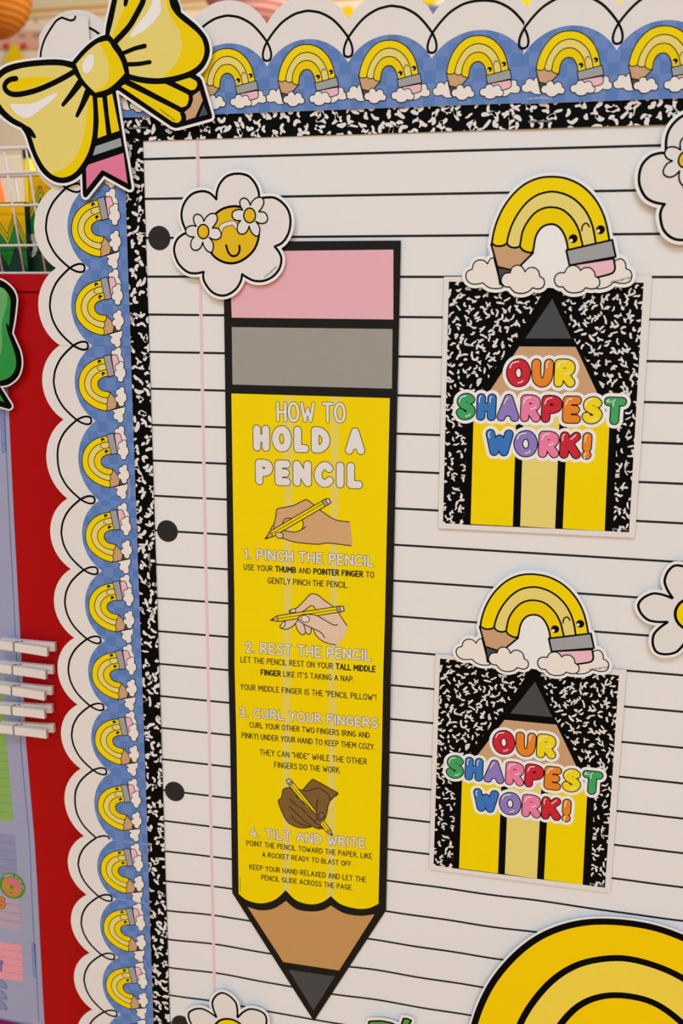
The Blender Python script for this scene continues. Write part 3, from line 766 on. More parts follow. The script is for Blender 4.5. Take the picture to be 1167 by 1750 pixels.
hand(H3, SK3, mat('brown_nail_ink', (140, 100, 80), .5, .2, .02),
 [[(240, 225), (270, 200), (340, 190), (420, 210), (490, 225), (550, 150), (610, 87), (690, 125), (930, 260), (880, 315), (830, 360), (800, 440), (785, 530), (750, 600), (715, 640), (745, 690), (720, 708), (660, 700), (600, 680), (500, 695), (400, 680), (310, 630), (260, 560), (210, 450), (185, 370), (220, 320), (232, 280)]],
 [[(490, 222), (550, 150), (610, 87)], [(610, 87), (690, 125), (928, 258)], [(928, 260), (880, 310), (835, 355)], [(335, 190), (270, 200), (240, 225), (232, 280), (220, 320), (187, 350), (190, 390), (215, 460), (260, 560), (310, 630), (400, 680), (500, 697), (600, 682)], [(440, 212), (540, 235), (620, 210), (690, 200), (760, 240), (815, 290), (828, 350), (800, 440), (785, 530), (755, 595), (710, 605), (675, 580), (660, 480), (673, 345)],
  [(330, 330), (380, 390), (470, 450), (560, 540), (645, 625)], [(320, 425), (400, 500), (470, 570), (540, 630), (660, 700), (740, 705)], [(350, 540), (390, 600), (460, 645), (590, 682)], [(400, 295), (480, 355), (560, 430), (655, 520)]],
 [[(690, 530), (715, 498), (750, 510), (755, 555), (725, 578), (695, 565)], [(648, 600), (672, 588), (705, 610), (712, 645), (685, 650), (655, 625)], [(685, 695), (710, 682), (740, 685), (720, 705)]],
 ((862, 792), (810, 730), (345, 150), (328, 125), (300, 92), .0034),
 over=([[(655, 520), (600, 470), (480, 400), (560, 540), (645, 625), (690, 655), (715, 640), (705, 605), (745, 600), (785, 530), (800, 440), (740, 380), (675, 345), (660, 480)]], [[(673, 345), (660, 480), (675, 580), (710, 605), (755, 595), (785, 530), (800, 440)], [(480, 355), (560, 430), (655, 520)], [(560, 540), (645, 625), (690, 655)]]))

# ------------------------------------------------------------------ sharpest-work cards
YK = .0047
CWD, CHT = .2159 * (1 + YK / CAMY), .2794 * (1 + YK / CAMY)
CC = corr(B(.21808, -.11994), YK); CROT = 0.00666
Tc = lambda p: (lambda dx, dz: (dx * math.cos(-CROT) - dz * math.sin(-CROT), dx * math.sin(-CROT) + dz * math.cos(-CROT)))(p[0] - CC[0], p[1] - CC[1])
kc0 = crop(740, 470, 3.071, -YK)
kc = lambda pts: [Tc(p) for p in kc0(pts)]
CB = 0.0042
cf_ = lambda lay: (lambda x, z: (x, z, -CB - .0004 - lay * DZ))
a = Art(); a.slab(rect(-CWD / 2, -CHT / 2, CWD / 2, CHT / 2), WHITE, .0004, CB)
card = a.build('work_sign', None, (CC[0], 0, CC[1])); card.rotation_euler = (0, -CROT, 0)
tag(card, 'our sharpest work sign on speckled ground, upper of the two beside the pencil poster', 'sign', 'our sharpest work signs')
prt = kc([(83, 35), (1105, 40), (1028, 1350), (52, 1303)])
a = Art(); a.add(prt, BLACK, 0, warp=cf_(1))
pz = kc([(640, 40), (605, 40), (440, 330), (270, 570), (178, 800), (160, 1310), (945, 1345), (965, 800), (870, 560), (735, 330)])
xs = [p[0] for p in prt]; zs = [p[1] for p in prt]
for pl in speckle(77, min(xs), min(zs), max(xs), max(zs), .0079, .0060, .00124):
    a.add(pl, WHITE, 0, clip=prt, holes=[pz], warp=cf_(2))
a.build('speckled_ground', card)
a = Art()
a.add(pz, BLACK, 0, warp=cf_(3))
a.add(kc([(625, 125), (725, 333), (483, 333)]), GRAPH, 0, warp=cf_(4))
a.add(kc([(452, 375), (748, 377), (858, 612), (890, 690), (640, 720), (270, 690), (300, 605)]), WOOD, 0, warp=cf_(4))
for q, m_ in (([(213, 720), (437, 720), (418, 1318), (197, 1307)], YEL), ([(475, 720), (665, 720), (640, 1330), (457, 1318)], PALE), ([(707, 720), (927, 735), (900, 1343), (680, 1330)], YEL)):
    a.add(kc(q), m_, 0, warp=cf_(5))
a.build('pencil_print', card)
RED_, ORA, LEM, GRN, AZU, LIL, ROS = [mat(n, c, .45, .25, .02) for n, c in (('balloon_red_ink', (206, 32, 52)), ('balloon_orange_ink', (236, 136, 34)), ('balloon_lemon_ink', (246, 220, 16)), ('balloon_green_ink', (62, 168, 100)), ('balloon_blue_ink', (54, 120, 196)), ('balloon_lilac_ink', (146, 126, 196)), ('balloon_rose_ink', (240, 128, 166)))]
def balloon(name, text, tl, bl, br, cols, r, gap):
    P = kc([tl, bl, br]); h = math.hypot(P[0][0] - P[1][0], P[0][1] - P[1][1]); ol = .00115
    items = layout(text, P[1], P[2], h, r + ol, gap, .5, FAT)
    word = Art(); word.add(pen(items, r + ol + .0036), EDGE, 0, warp=cf_(7))
    w = word.build(name, card)
    for it, c in zip(items, cols):
        a = Art(); a.add(pen([it], r + ol), BLACK, 0, warp=cf_(8)); a.add(pen([it], r), c, 0, warp=cf_(9))
        q = it[1][0][0]
        xx = [p[0] for pp, _ in it[1] for p in pp]; zz = [p[1] for pp, _ in it[1] for p in pp]
        x0, z1, z0 = min(xx), max(zz), min(zz)
        s = r * .48
        if it[0] == 'A':
            xm = (x0 + max(xx)) / 2
            a.add(stroke(smooth([(xm - .0034 - s * .6, z1 - .0055), (xm - .0012 - s * .6, z1 - .0008), (xm - s * .2, z1 + s * .7)]), .0005, False, 8), EDGE, 0, warp=cf_(10))
        elif it[0] in 'OCSRPE':
            cx = x0 + (max(xx) - x0) * .5
            a.add(stroke(smooth([(x0 + (max(xx) - x0) * .04 - s, z1 - (z1 - z0) * .24), (x0 + (max(xx) - x0) * .14 - s * .6, z1 + s * .1), (cx - s * .2, z1 + s)]), .00055, False, 8), EDGE, 0, warp=cf_(10))
            if it[0] in 'OSR': a.add(stroke(smooth([(cx, z0 + (.0 if it[0] != 'R' else (z1 - z0) * .5) - s * .3), (cx + .003, z0 + (.0 if it[0] != 'R' else (z1 - z0) * .5) + s * .0), (cx + .005, z0 + (.0 if it[0] != 'R' else (z1 - z0) * .5) + .002)]), .0005, False, 8), EDGE, 0, warp=cf_(10))
        else:
            for pp, _ in it[1][:2]:
                p0 = max((pp[0], pp[-1]), key=lambda p: p[1]); p1 = pp[1] if p0 is pp[0] else pp[-2]
                d_ = math.hypot(p1[0] - p0[0], p1[1] - p0[1]) or 1
                e = (p0[0] + (p1[0] - p0[0]) / d_ * .0048, p0[1] + (p1[1] - p0[1]) / d_ * .0048)
                a.add(stroke(smooth([(e[0] - s, e[1]), (p0[0] - s, p0[1]), (p0[0] - s * .2, p0[1] + s)]), .0005, False, 8), EDGE, 0, warp=cf_(10))
        a.build('balloon_letter', w)
balloon('lettering', 'OUR', (381, 437), (381, 588), (744, 592), [RED_, ORA, LEM], .0043, .45)
balloon('lettering', 'SHARPEST', (117, 616), (117, 761), (1010, 790), [GRN, AZU, LIL, ROS, RED_, ORA, LEM, GRN], .0041, .46)
balloon('lettering', 'WORK!', (271, 806), (271, 948), (831, 970), [AZU, LIL, ROS, RED_, ORA], .0042, .45)
q = kc([(985, 1338)])[0]
credit('credit_line', '© Schoolgirl Style', .0023, WHITE, card, q[0] - .001, -CB - .0004 - 4 * DZ, q[1], -.02)
c2 = corr(B(.22038, .31105), YK)
dup(card, (c2[0], 0, c2[1]), (0, 0.0, 0), 'our sharpest work sign on speckled ground, lower of the two beside the pencil poster')

# ------------------------------------------------------------------ die-cut rainbow pencils
def pads(o, pts, y):
    bm = bmesh.new()
    for x, z in pts: boxmesh(bm, x - .006, -y, z - .006, x + .006, -.0003, z + .006, .0008)
    return bobj('adhesive_pad', bm, mat('foam_pad', (225, 222, 215), .8, .1), o)
RG = 'arched pencil cut-outs'
def rainbow_cut(name, T, org, grow, lw, cw, label, yA, yB, B_=CUT_B, txt=True, pale=None):
    T2 = lambda p: tuple(a_ - b_ for a_, b_ in zip(T(p), org))
    T2.scale = T.scale
    a = Art(); a.slab(rainbow_outline(T2, grow), EDGE, CUT_T, B_)
    o = tag(a.build(name, None, (org[0], 0, org[1])), label, 'cut-out decoration', RG)
    rainbow_parts(T2, (0, 0), B_ + CUT_T, lw, cw, o, yA, yB, pale=pale)
    if txt:
        q = T2(k([(988, 612)])[0]); credit('credit_line', '© Schoolgirl Style', .0030 * T.scale, BLACK, o, q[0], -B_ - CUT_T - 12 * DZ, q[1], .25)
    return o
k = crop(740, 280, 3.071, YCUT)
ident = sim((0, 0), (1, 0), (0, 0), (1, 0))
r1 = rainbow_cut('rainbow_pencil_cutout', ident, U(945, 420), .0042, .0010, .00062, 'smiling arched pencil cut-out on clouds above the upper sign', YEL, MUST)
kk = crop(720, 960, 3.154, YCUT)
T2_ = sim(RL, RR, kk([(312, 350)])[0], kk([(916, 386)])[0])
o2 = T2_(U(945, 420))
r2 = dup(r1, (o2[0], 0, o2[1]), (0, -T2_.rot, 0), 'smiling arched pencil cut-out on clouds above the lower sign')
kb = crop(780, 1560, 3.0155, YCUT)
T3 = sim(RPK, RPK2, kb([(826, 47)])[0], kb([(855, 425)])[0])
r3 = rainbow_cut('rainbow_pencil_cutout', T3, T3(U(945, 420)), .0062, .0040, .0018, 'giant arched pencil cut-out rising from the bottom right corner', GOLD, GOLD, CUT_B, False, mat('warm_pale_yellow_ink', (248, 219, 72), .55, .08, .02))

# ------------------------------------------------------------------ daisies
DG = 'daisy cut-outs'
kd = crop(290, 280, 5.074, YCUT)
DO = U(398, 402, YCUT)
loc = lambda pts: [(p[0] - DO[0], p[1] - DO[1]) for p in pts]
big = [smooth(loc(kd(q)), False, 5) for q in (
 [(405, 308), (410, 240), (440, 165), (500, 105), (590, 85), (680, 105), (740, 170), (770, 240), (775, 290)],
 [(775, 300), (840, 292), (910, 295), (980, 340), (1030, 410), (1047, 500), (1030, 600), (980, 680), (910, 718)],
 [(910, 718), (950, 770), (968, 830), (950, 910), (890, 980), (810, 1015), (730, 1013), (670, 985), (628, 958)],
 [(628, 958), (615, 1020), (570, 1090), (500, 1135), (430, 1140), (360, 1105), (305, 1030), (290, 975), (295, 937)],
 [(295, 937), (220, 950), (150, 935), (80, 870), (45, 790), (40, 720), (65, 655), (110, 615), (145, 600)],
 [(145, 585), (110, 500), (103, 420), (130, 335), (190, 265), (270, 238), (345, 252), (405, 308)])]
body = sum((p[:-1] for p in big), [])
cy = lambda lay: (lambda x, z: (x, z, -CUT_B - CUT_T - lay * DZ))
a = Art(); a.slab([body] + stroke(body, .0044, True, 14), EDGE, CUT_T, CUT_B)
daisy = tag(a.build('daisy_cutout', None, (DO[0], 0, DO[1])), 'white daisy cut-out wearing flower sunglasses at the top of the pencil poster', 'cut-out decoration', DG)
a = Art(); a.add(body, WHITE, 0, warp=cy(1)); a.add(sum((stroke(p, .0013, False, 10) for p in big), []), BLACK, 0, warp=cy(2)); a.build('petal_print', daisy)
fc = smooth(loc(kd([(555, 368), (640, 385), (720, 440), (765, 530), (772, 630), (740, 730), (680, 800), (600, 850), (520, 862), (440, 840), (370, 785), (330, 690), (335, 580), (370, 470), (450, 395)])), True, 4)
a = Art(); a.add(fc, mat('amber_ink', (232, 190, 8), .5, .2, .02), 0, warp=cy(3)); a.add(stroke(fc, .0013, True, 10), BLACK, 0, warp=cy(4))
a.add(stroke(smooth(loc(kd([(490, 708), (505, 760), (530, 793), (557, 800), (585, 790), (605, 755), (605, 710)]))), .0012, False, 10), BLACK, 0, warp=cy(4))
face = a.build('smiling_face', daisy)
a = Art(); br_ = smooth(loc(kd([(440, 590), (450, 550), (475, 530), (540, 512), (565, 525), (582, 550)])))
a.add(stroke(br_, .0027, False, 10), BLACK, 0, warp=cy(5)); a.add(stroke(br_, .0020, False, 10), WHITE, 0, warp=cy(6)); a.build('sunglasses_bridge', daisy)
def small_daisy(pts6, c, rx, ry):
    a = Art(); ring = []
    for p in pts6: ring += smooth(loc(kd(p)), False, 4)[:-1]
    a.add(ring, WHITE, 0, warp=cy(7)); a.add(stroke(ring, .00075, True, 8), BLACK, 0, warp=cy(8))
    cc = loc(kd([c]))[0]
    a.add(disc(cc, rx, ry), MATS['amber_ink'], 0, warp=cy(8)); a.add(stroke(disc(cc, rx, ry), .0008, True, 8), BLACK, 0, warp=cy(9))
    a.build('sunglasses_flower', daisy)
sd = lambda dx, dy: [[(x + dx, y + dy) for x, y in q] for q in (
 [(297, 500), (320, 460), (360, 432), (400, 437), (415, 475), (398, 520), (370, 556)], [(370, 556), (420, 562), (446, 600), (440, 640), (405, 658), (370, 652), (343, 638)],
 [(343, 638), (368, 670), (380, 710), (372, 755), (352, 768), (322, 750), (298, 715), (288, 680)], [(288, 680), (270, 725), (240, 748), (205, 745), (185, 715), (190, 665), (214, 634)],
 [(214, 634), (170, 628), (142, 600), (145, 560), (175, 540), (205, 536), (232, 542)], [(232, 542), (210, 500), (210, 460), (235, 438), (265, 445), (288, 472), (297, 500)])]
small_daisy(sd(0, 0), (292, 588), .0066, .0077); small_daisy(sd(402, -140), (694, 448), .0068, .0078)
q = loc(kd([(880, 942)]))[0]; credit('credit_line', '© Schoolgirl Style', .0026, BLACK, daisy, q[0], -CUT_B - CUT_T - 10 * DZ, q[1], .7)
v1, v2 = U(290 + 140 / 5.074, 280 + 595 / 5.074, YCUT), U(290 + 295 / 5.074, 280 + 937 / 5.074, YCUT)
kr = crop(1070, 190, 7.29, YCUT)
TD = sim(v1, v2, kr([(478, 512)])[0], kr([(478, 1160)])[0])
od = TD(DO)
d2 = dup(daisy, (od[0], 0, od[1]), (0, -TD.rot, 0), 'white daisy cut-out with flower sunglasses cropped at the upper right edge')
d2.scale = (TD.scale,) * 3
def plain_daisy(c, reach, rc, ang0, label, n=6):
    petals = []
    for i in range(n):
        t0 = ang0 + 2 * PI * i / n
        P = lambda r, s: (r * math.cos(t0) - s * math.sin(t0), r * math.sin(t0) + s * math.cos(t0))
        half = [(.424, .238), (.54, .264), (.66, .276), (.79, .258), (.93, .150)]
        petals.append(smooth([P(reach * r_, -reach * s_) for r_, s_ in half] + [P(reach, 0)] + [P(reach * r_, reach * s_) for r_, s_ in half[::-1]], False, 5))
    a = Art(); pol = []
    for p in petals: pol += [p] + stroke(p, .0044, True, 12)
    pol.append(disc((0, 0), reach * .52))
    a.slab(pol, EDGE, CUT_T, CUT_B)
    o = tag(a.build('daisy_cutout', None, (c[0], 0, c[1])), label, 'cut-out decoration', DG)
    for p in petals:
        a = Art(); a.add(p + [(0, 0)], WHITE, 0, warp=cy(1)); a.add(stroke(p, .00135, False, 10), BLACK, 0, warp=cy(3)); a.build('petal', o)
    a = Art(); a.add(disc((0, 0), rc, n=48), YEL, 0, warp=cy(4)); a.add(stroke(disc((0, 0), rc, n=48), .0015, True, 10), BLACK, 0, warp=cy(5)); a.build('flower_centre', o)
    return o
km = crop(1070, 930, 7.955, YCUT); cm, tm, em = km([(904, 950), (165, 820), (665, 950)])
ang = math.atan2(tm[1] - cm[1], tm[0] - cm[0])
plain_daisy(cm, math.hypot(tm[0] - cm[0], tm[1] - cm[1]), math.hypot(em[0] - cm[0], em[1] - cm[1]), ang, 'plain daisy cut-out cropped at the right edge, level with the space between the signs')
kn = crop(290, 1680, 5.835, YCUT); cn, tn, en = kn([(605, 513), (522, 97), (600, 358)])
ang = math.atan2(tn[1] - cn[1], tn[0] - cn[0])
plain_daisy(cn, math.hypot(tn[0] - cn[0], tn[1] - cn[1]), math.hypot(en[0] - cn[0], en[1] - cn[1]), ang, 'plain daisy cut-out at the bottom edge, left of the pencil poster point')
# apple cut-out, only its leaf and stem rise into view
ka = crop(600, 1700, 8.336, YCUT); AO = ka([(560, 700)])[0]
la = lambda pts: [(p[0] - AO[0], p[1] - AO[1]) for p in ka(pts)]
leaf = smooth(la([(252, 385), (400, 372), (500, 385), (600, 412), (690, 470), (720, 560), (560, 560), (400, 520), (290, 450)]), True, 4)
stem = la([(745, 338), (800, 340), (858, 366), (820, 430), (800, 560), (715, 560), (715, 430)])
apple = smooth(la([(560, 640), (760, 560), (980, 640), (1060, 860), (980, 1120), (800, 1260), (640, 1220), (480, 1260), (300, 1120), (220, 860), (330, 640)]), True, 5)
a = Art(); pol = []
for p in (leaf, stem, apple): pol += [p] + stroke(p, .0042, True, 12)
a.slab(pol, EDGE, CUT_T, CUT_B)
ap = tag(a.build('apple_cutout', None, (AO[0], 0, AO[1])), 'green leaf and stem of a cut-out at the bottom edge, right of the poster point', 'cut-out decoration')
LEAF = mat('leaf_green_ink', (94, 160, 72), .5, .2, .04)
for n_, p, m_ in (('leaf', leaf, LEAF), ('stem', stem, LEAF), ('apple_body', apple, RED_)):
    a = Art(); a.add(p, m_, 0, warp=cy(1)); a.add(stroke(p, .0012, True, 10), BLACK, 0, warp=cy(2)); a.build(n_, ap)

# ------------------------------------------------------------------ big yellow bow
b1, b2, b3, b4, bn = crop(0, 80, 6.483, -.012), crop(110, 130, 6.483, -.012), crop(100, 0, 6.483, -.012), crop(200, 0, 5.835, -.012), crop(0, 0, 1, -.012)
BO = U(178, 112, -.012)
BB, BT = .0108, .0012
bf = lambda lay: (lambda x, z: (x, z, -BB - BT - lay * DZ))
sil = smooth(b1([(800, 165), (700, 145), (600, 138), (450, 145), (300, 160), (150, 188), (60, 220), (0, 262), (-50, 320), (-75, 400), (-78, 500), (-60, 610), (-30, 690), (0, 742), (60, 800), (150, 860), (240, 900)]), False, 4)
sil += smooth(bn([(37, 219), (44.7, 232.7), (52.4, 255.8), (63.4, 281), (75.4, 298.2), (92.5, 310.2), (109.7, 313), (126.8, 307.5), (140.1, 296.6)]), False, 4)[1:]
sil += b2([(200, 1200), (205, 1310), (212, 1335), (232, 1347), (252, 1338), (438, 1105), (715, 1260), (738, 1258), (748, 1238), (700, 950), (660, 740), (570, 165)])
sil += b4([(10, 900), (540, 1262), (575, 1276), (610, 1274), (935, 1185), (948, 1170), (948, 1150), (900, 985), (845, 800), (825, 770), (785, 747)])
sil += smooth(b4([(785, 745), (850, 690), (900, 610), (925, 520), (915, 430), (880, 350), (800, 255), (700, 170), (630, 115)]), False, 4)[1:]
sil += smooth(b4([(630, 115), (600, 20), (560, -90), (500, -200), (420, -280), (320, -320), (220, -310), (100, -240), (10, -110), (-52, 0)]), False, 4)[1:]
sil += smooth(b3([(590, 0), (550, 180), (525, 300), (518, 385)]), False, 3)[1:]
sil += smooth(b3([(518, 385), (450, 410), (350, 475), (250, 575), (150, 685)]), False, 3)[1:]
sil = [(x - BO[0], z - BO[1]) for x, z in sil]
lb = lambda pts: [(x - BO[0], z - BO[1]) for x, z in pts]
a = Art(); a.slab([sil] + stroke(sil, .0027, True, 12), EDGE, BT, BB)
bow = tag(a.build('bow_cutout', None, (BO[0], 0, BO[1])), 'large yellow bow cut-out with pencil ribbon tails at the board corner', 'cut-out decoration')
a = Art(); a.add(sil, BLACK, 0, warp=bf(1)); a.build('black_outline', bow)
def shape(name, specs, parent):
    a = Art()
    for polys, m_, lay in specs: a.add(polys, m_, 0, warp=bf(lay))
    return a.build(name, parent)
Lint = smooth(lb(bn([(123.4, 117), (108, 112.7), (86.4, 111.6), (61.7, 113.2), (38.6, 116.2), (15.4, 123.2), (4.6, 130.1), (-2, 138), (-5, 152), (-4, 166), (1, 178.7), (9.3, 189.5), (23.1, 201.9), (37, 209.6), (47.8, 216.5)])), False, 3)
Lint += smooth(lb(bn([(47.8, 216.5), (54, 235), (61.7, 258.9), (68, 272), (75.4, 284.5), (89.1, 298.2), (106.3, 303.6), (123.4, 298.2), (137.1, 284.5), (150.8, 260.5), (157.7, 233), (159.6, 205.6), (159.4, 185), (158.1, 164.8)])), False, 3)[1:]
Lint += lb(bn([(152.7, 161), (128, 127.8)]))
Ldark = smooth(lb(bn([(158.1, 164.8), (159.4, 188), (159.4, 211), (157.5, 234), (150.8, 260.5), (137.1, 284.5), (123.4, 298.2), (106.3, 303.6), (92, 299.5), (88, 296)])), False, 3) + smooth(lb(bn([(88, 296), (100, 292.5), (115, 284), (128, 270), (138, 250), (145, 222), (149, 192), (150.5, 170), (152.7, 161)])), False, 3)[1:]
Lfold = smooth(lb(b1([(195, 355), (330, 340), (470, 338), (605, 345)])), False, 3) + smooth(lb(b1([(605, 345), (430, 425), (250, 480), (150, 500), (95, 478), (72, 440), (100, 405), (195, 355)])), False, 3)[1:-1]
Lhi = smooth(lb(b1([(118, 636), (230, 636), (350, 630), (450, 592), (560, 532), (636, 508), (615, 560), (520, 640), (400, 735), (320, 784), (265, 788), (200, 752), (145, 700)])), True, 3)
fold = smooth(lb(b1([(825, 275), (700, 347), (550, 422), (400, 483), (250, 521), (150, 527), (85, 500), (52, 445), (75, 390), (125, 360), (178, 353)])))
accs = [stroke(lb(b1([(890, 395), (790, 530), (700, 642)])), [.0040, .0021]), stroke(lb(b1([(975, 500), (915, 640), (855, 762)])), [.0040, .0021]), stroke(fold, .0029),
        [smooth(lb(b1([(225, 880), (310, 882), (365, 930), (400, 995), (385, 1014), (350, 995), (338, 985), (310, 985)])), True, 3)]]
Lp = shape('loop', [(Lint, PALE, 2), (Ldark, MUST, 3), (Lfold, MUST, 3), (Lhi, EDGE, 4)], bow)
for ac in accs: shape('fold_line', [(ac, BLACK, 5)], Lp)
Rint = lb(b4([(0, 425), (45, 505), (80, 570), (108, 640), (125, 738)])) + smooth(lb(b4([(125, 740), (250, 768), (400, 780), (500, 770), (620, 745), (740, 700), (820, 640), (860, 570), (872, 490), (850, 400), (800, 330), (720, 260), (620, 180), (560, 110), (530, 50), (510, -50), (470, -150), (400, -210), (320, -245), (250, -180), (200, -80)])), False, 3)[1:]
Rdark = smooth(lb(b4([(470, -150), (488, -40), (505, 80), (560, 210), (620, 300), (645, 420), (630, 540), (570, 660), (450, 774)])), False, 3) + smooth(lb(b4([(450, 776), (620, 745), (740, 700), (820, 640), (860, 570), (872, 490), (850, 400), (800, 330), (720, 260), (620, 180), (560, 110), (530, 50), (510, -50), (470, -150)])), False, 3)[1:-1]
Rhi = smooth(lb(b4([(130, 357), (200, 250), (300, 130), (345, 40), (365, -30), (420, -30), (438, 60), (430, 130), (370, 220), (280, 300), (160, 368)])), True, 3)
Rfa = smooth(lb(b3([(565, 385), (612, 200), (655, -10), (700, -150), (800, -230), (920, -150), (915, -10), (880, 60), (800, 200), (700, 340), (612, 437)])), False, 3)
Rfd = smooth(lb(b3([(598, 400), (650, 270), (720, 110), (800, -10), (840, -120), (920, -150), (915, -10), (880, 60), (800, 200), (700, 340), (612, 437)])), False, 3)
Rp = shape('loop', [(Rint, PALE, 2), (Rdark, MUST, 3), (Rhi, EDGE, 4), (Rfa, PALE, 4), (Rfd, MUST, 5)], bow)
raccs = [stroke(smooth(lb(b3([(945, -60), (935, 20), (870, 150), (780, 300), (640, 452)])), False, 4), .0031), stroke(lb(b3([(760, -60), (742, 52)])), [.0036, .0021]), stroke(lb(b4([(60, 532), (180, 483), (277, 459)])), [.0021, .0024]), stroke(lb(b4([(112, 643), (220, 638), (328, 620)])), [.0023, .0021]),
         [smooth(lb(b4([(530, 40), (548, 25), (556, 40), (552, 0), (600, -10), (640, 118), (575, 95)])), False, 2)]]
for ac in raccs: shape('fold_line', [(ac, BLACK, 6)], Rp)
Kl = smooth(lb(b3([(195, 712), (300, 592), (390, 512), (455, 472), (548, 455)])), False, 3) + smooth(lb(b3([(548, 455), (600, 530), (660, 612), (705, 705), (735, 815)])), False, 3)[1:] + smooth(lb(b3([(735, 815), (640, 915), (540, 990), (410, 1028)])), False, 3)[1:] + smooth(lb(b3([(410, 1028), (330, 950), (260, 860), (195, 712)])), False, 3)[1:-1]
Kd = smooth(lb(b3([(455, 476), (548, 455), (600, 530), (660, 612), (705, 705), (735, 815)])), False, 3) + smooth(lb(b3([(735, 815), (640, 915), (540, 990), (410, 1028)])), False, 3)[1:] + smooth(lb(b3([(385, 1000), (470, 985), (530, 935), (560, 850), (562, 750), (540, 650), (500, 560), (455, 476)])), False, 3)[:-1]
Kh = smooth(lb(b3([(370, 606), (396, 630), (390, 720), (355, 790), (312, 815), (275, 788), (268, 720), (300, 650), (335, 615)])), True, 3)
kbk = smooth(lb(b3([(150, 690), (250, 570), (350, 475), (450, 412), (540, 385)])), False, 3) + smooth(lb(b3([(560, 385), (650, 480), (715, 580), (765, 690), (785, 830)])), False, 3) + smooth(lb(b3([(785, 850), (690, 960), (560, 1050), (440, 1080), (390, 1050)])), False, 3) + smooth(lb(b3([(390, 1050), (300, 985), (200, 850), (150, 690)])), False, 3)[:-1]
shape('knot', [(kbk, BLACK, 7), (Kl, PALE, 8), (Kd, MUST, 9), (Kh, EDGE, 10)], bow)
t1 = shape('ribbon_tail', [(lb(b2([(365, 240), (420, 238), (445, 450), (467, 652), (368, 690), (382, 500)])), MUST, 2), (lb(b2([(473, 222), (530, 195), (570, 400), (610, 605), (522, 635), (495, 450)])), MUST, 2)], bow)
shape('ferrule', [(lb(b2([(347, 778), (622, 685), (637, 775), (315, 883)])), mat('bow_grey_ink', (158, 164, 170), .5, .2, .03), 2)], t1)
shape('eraser', [(lb(b2([(270, 980), (655, 852), (700, 1190), (430, 1045), (410, 1048), (248, 1255), (240, 1020)])), HOT, 2)], t1)
rnd = lambda pts: smooth(lb(b4(pts)), False, 2)
t2 = shape('ribbon_tail', [(lb(b4([(578, 820), (725, 775)])) + rnd([(725, 775), (780, 803), (798, 830), (795, 862), (772, 893), (735, 900)]), MUST, 2), (rnd([(120, 795), (200, 818), (300, 835), (400, 840), (480, 835)]) + rnd([(480, 835), (690, 935), (712, 960), (713, 1000), (690, 1055), (640, 1070)]) + lb(b4([(300, 890)])), MUST, 2),
 (lb(b4([(40, 865), (75, 840)])) + rnd([(75, 840), (590, 1100), (622, 1130), (642, 1170), (632, 1205), (600, 1226), (548, 1212)]), MUST, 2)], bow)
shape('pencil_tip', [(lb(b4([(825, 905), (855, 1000), (780, 1170), (690, 1200), (688, 1150), (672, 1120), (735, 1065), (758, 1000), (755, 955)])), WOOD, 2), (lb(b4([(865, 1045), (905, 1140), (815, 1165)])), mat('slate_ink', (72, 80, 86), .5, .2, .03), 2)], t2)
q = lb(b4([(498, 1152)]))[0]
credit('credit_line', '© Schoolgirl Style', .0030, BLACK, t2, q[0], -BB - BT - 4 * DZ, q[1], -.62)

# soft foam pads hold the cut-outs just off the page
for o, pts in ((r1, [(0, .05), (-.05, -.02), (.05, -.02)]), (r3, [(0, .12), (-.10, 0)]), (daisy, [(-.02, 0), (.02, .015)]), (bow, [(-.04, .0), (.05, .02), (-.02, -.03)])):
    pads(o, pts, CUT_B if o is not bow else BB)
for o in (r2, d2):
    src = r1 if o is r2 else daisy
    c = [x for x in src.children if x.name.startswith('adhesive')][0].copy(); COL.objects.link(c); c.parent = o
for o in [x for x in COL.objects if x.name.startswith('daisy_cutout') and x not in (daisy, d2)] + [ap]: pads(o, [(0, 0)], CUT_B)

# ------------------------------------------------------------------ red cabinet behind the left edge
YC = 0.10
ctop = U(40, 468, YC)[1]; seam = U(60, 500, YC)[1]
RED = mat('red_painted_metal', (182, 5, 12), 0.45, 0.12, 0.04, 3)
CXO = -0.75
bm = bmesh.new(); boxmesh(bm, -1.3, YC + .004, 0.02, -0.18, YC + .45, ctop - .002, .003)
cab = tag(bobj('red_cabinet', bm, RED), 'red metal cabinet standing behind the left edge of the board', 'cabinet')
bm = bmesh.new(); boxmesh(bm, -1.302, YC - .001, seam + .0012, -0.178, YC + .452, ctop, .0025); bobj('top_rail', bm, RED, cab)
bm = bmesh.new(); boxmesh(bm, -1.296, YC, 0.06, -0.184, YC + .02, seam - .0012, .0025); bobj('door', bm, RED, cab)
bm = bmesh.new(); boxmesh(bm, -1.28, YC + .02, 0, -0.2, YC + .43, .03); bobj('plinth', bm, mat('cabinet_plinth', (60, 20, 20)), cab)

# lavender planner poster on the cabinet door
kf = lambda pts: [U(x, y, YC) for x, y in pts]
LAV, LAVD, LAVL = mat('lavender_print', (164, 167, 196), .5, .25, .02, 8), mat('folder_blue_line', (86, 104, 166), .5, .2), mat('lilac_note_print', (148, 150, 186), .5, .2, .02)
LO = kf([(10, 1250)])[0]
xL = LO[0] - .34
redge = kf([(14, 660), (16.5, 720), (25, 900), (35.5, 1095), (40.5, 1185), (45, 1270), (52, 1350), (59, 1430), (64, 1510), (68.5, 1600), (72.5, 1680), (76.4, 1750), (81, 1840)])
lf = lambda lay: (lambda x, z: (x, z, -.0006 - lay * DZ))
a = Art(LO); a.slab([(xL, redge[0][1])] + redge + [(xL, redge[-1][1])], LAV, .0006, 0)
lav = tag(a.build('planner_poster', None, (LO[0], YC - .0002, LO[1])), 'lavender folder-shaped poster with note boxes on the red cabinet door', 'poster')
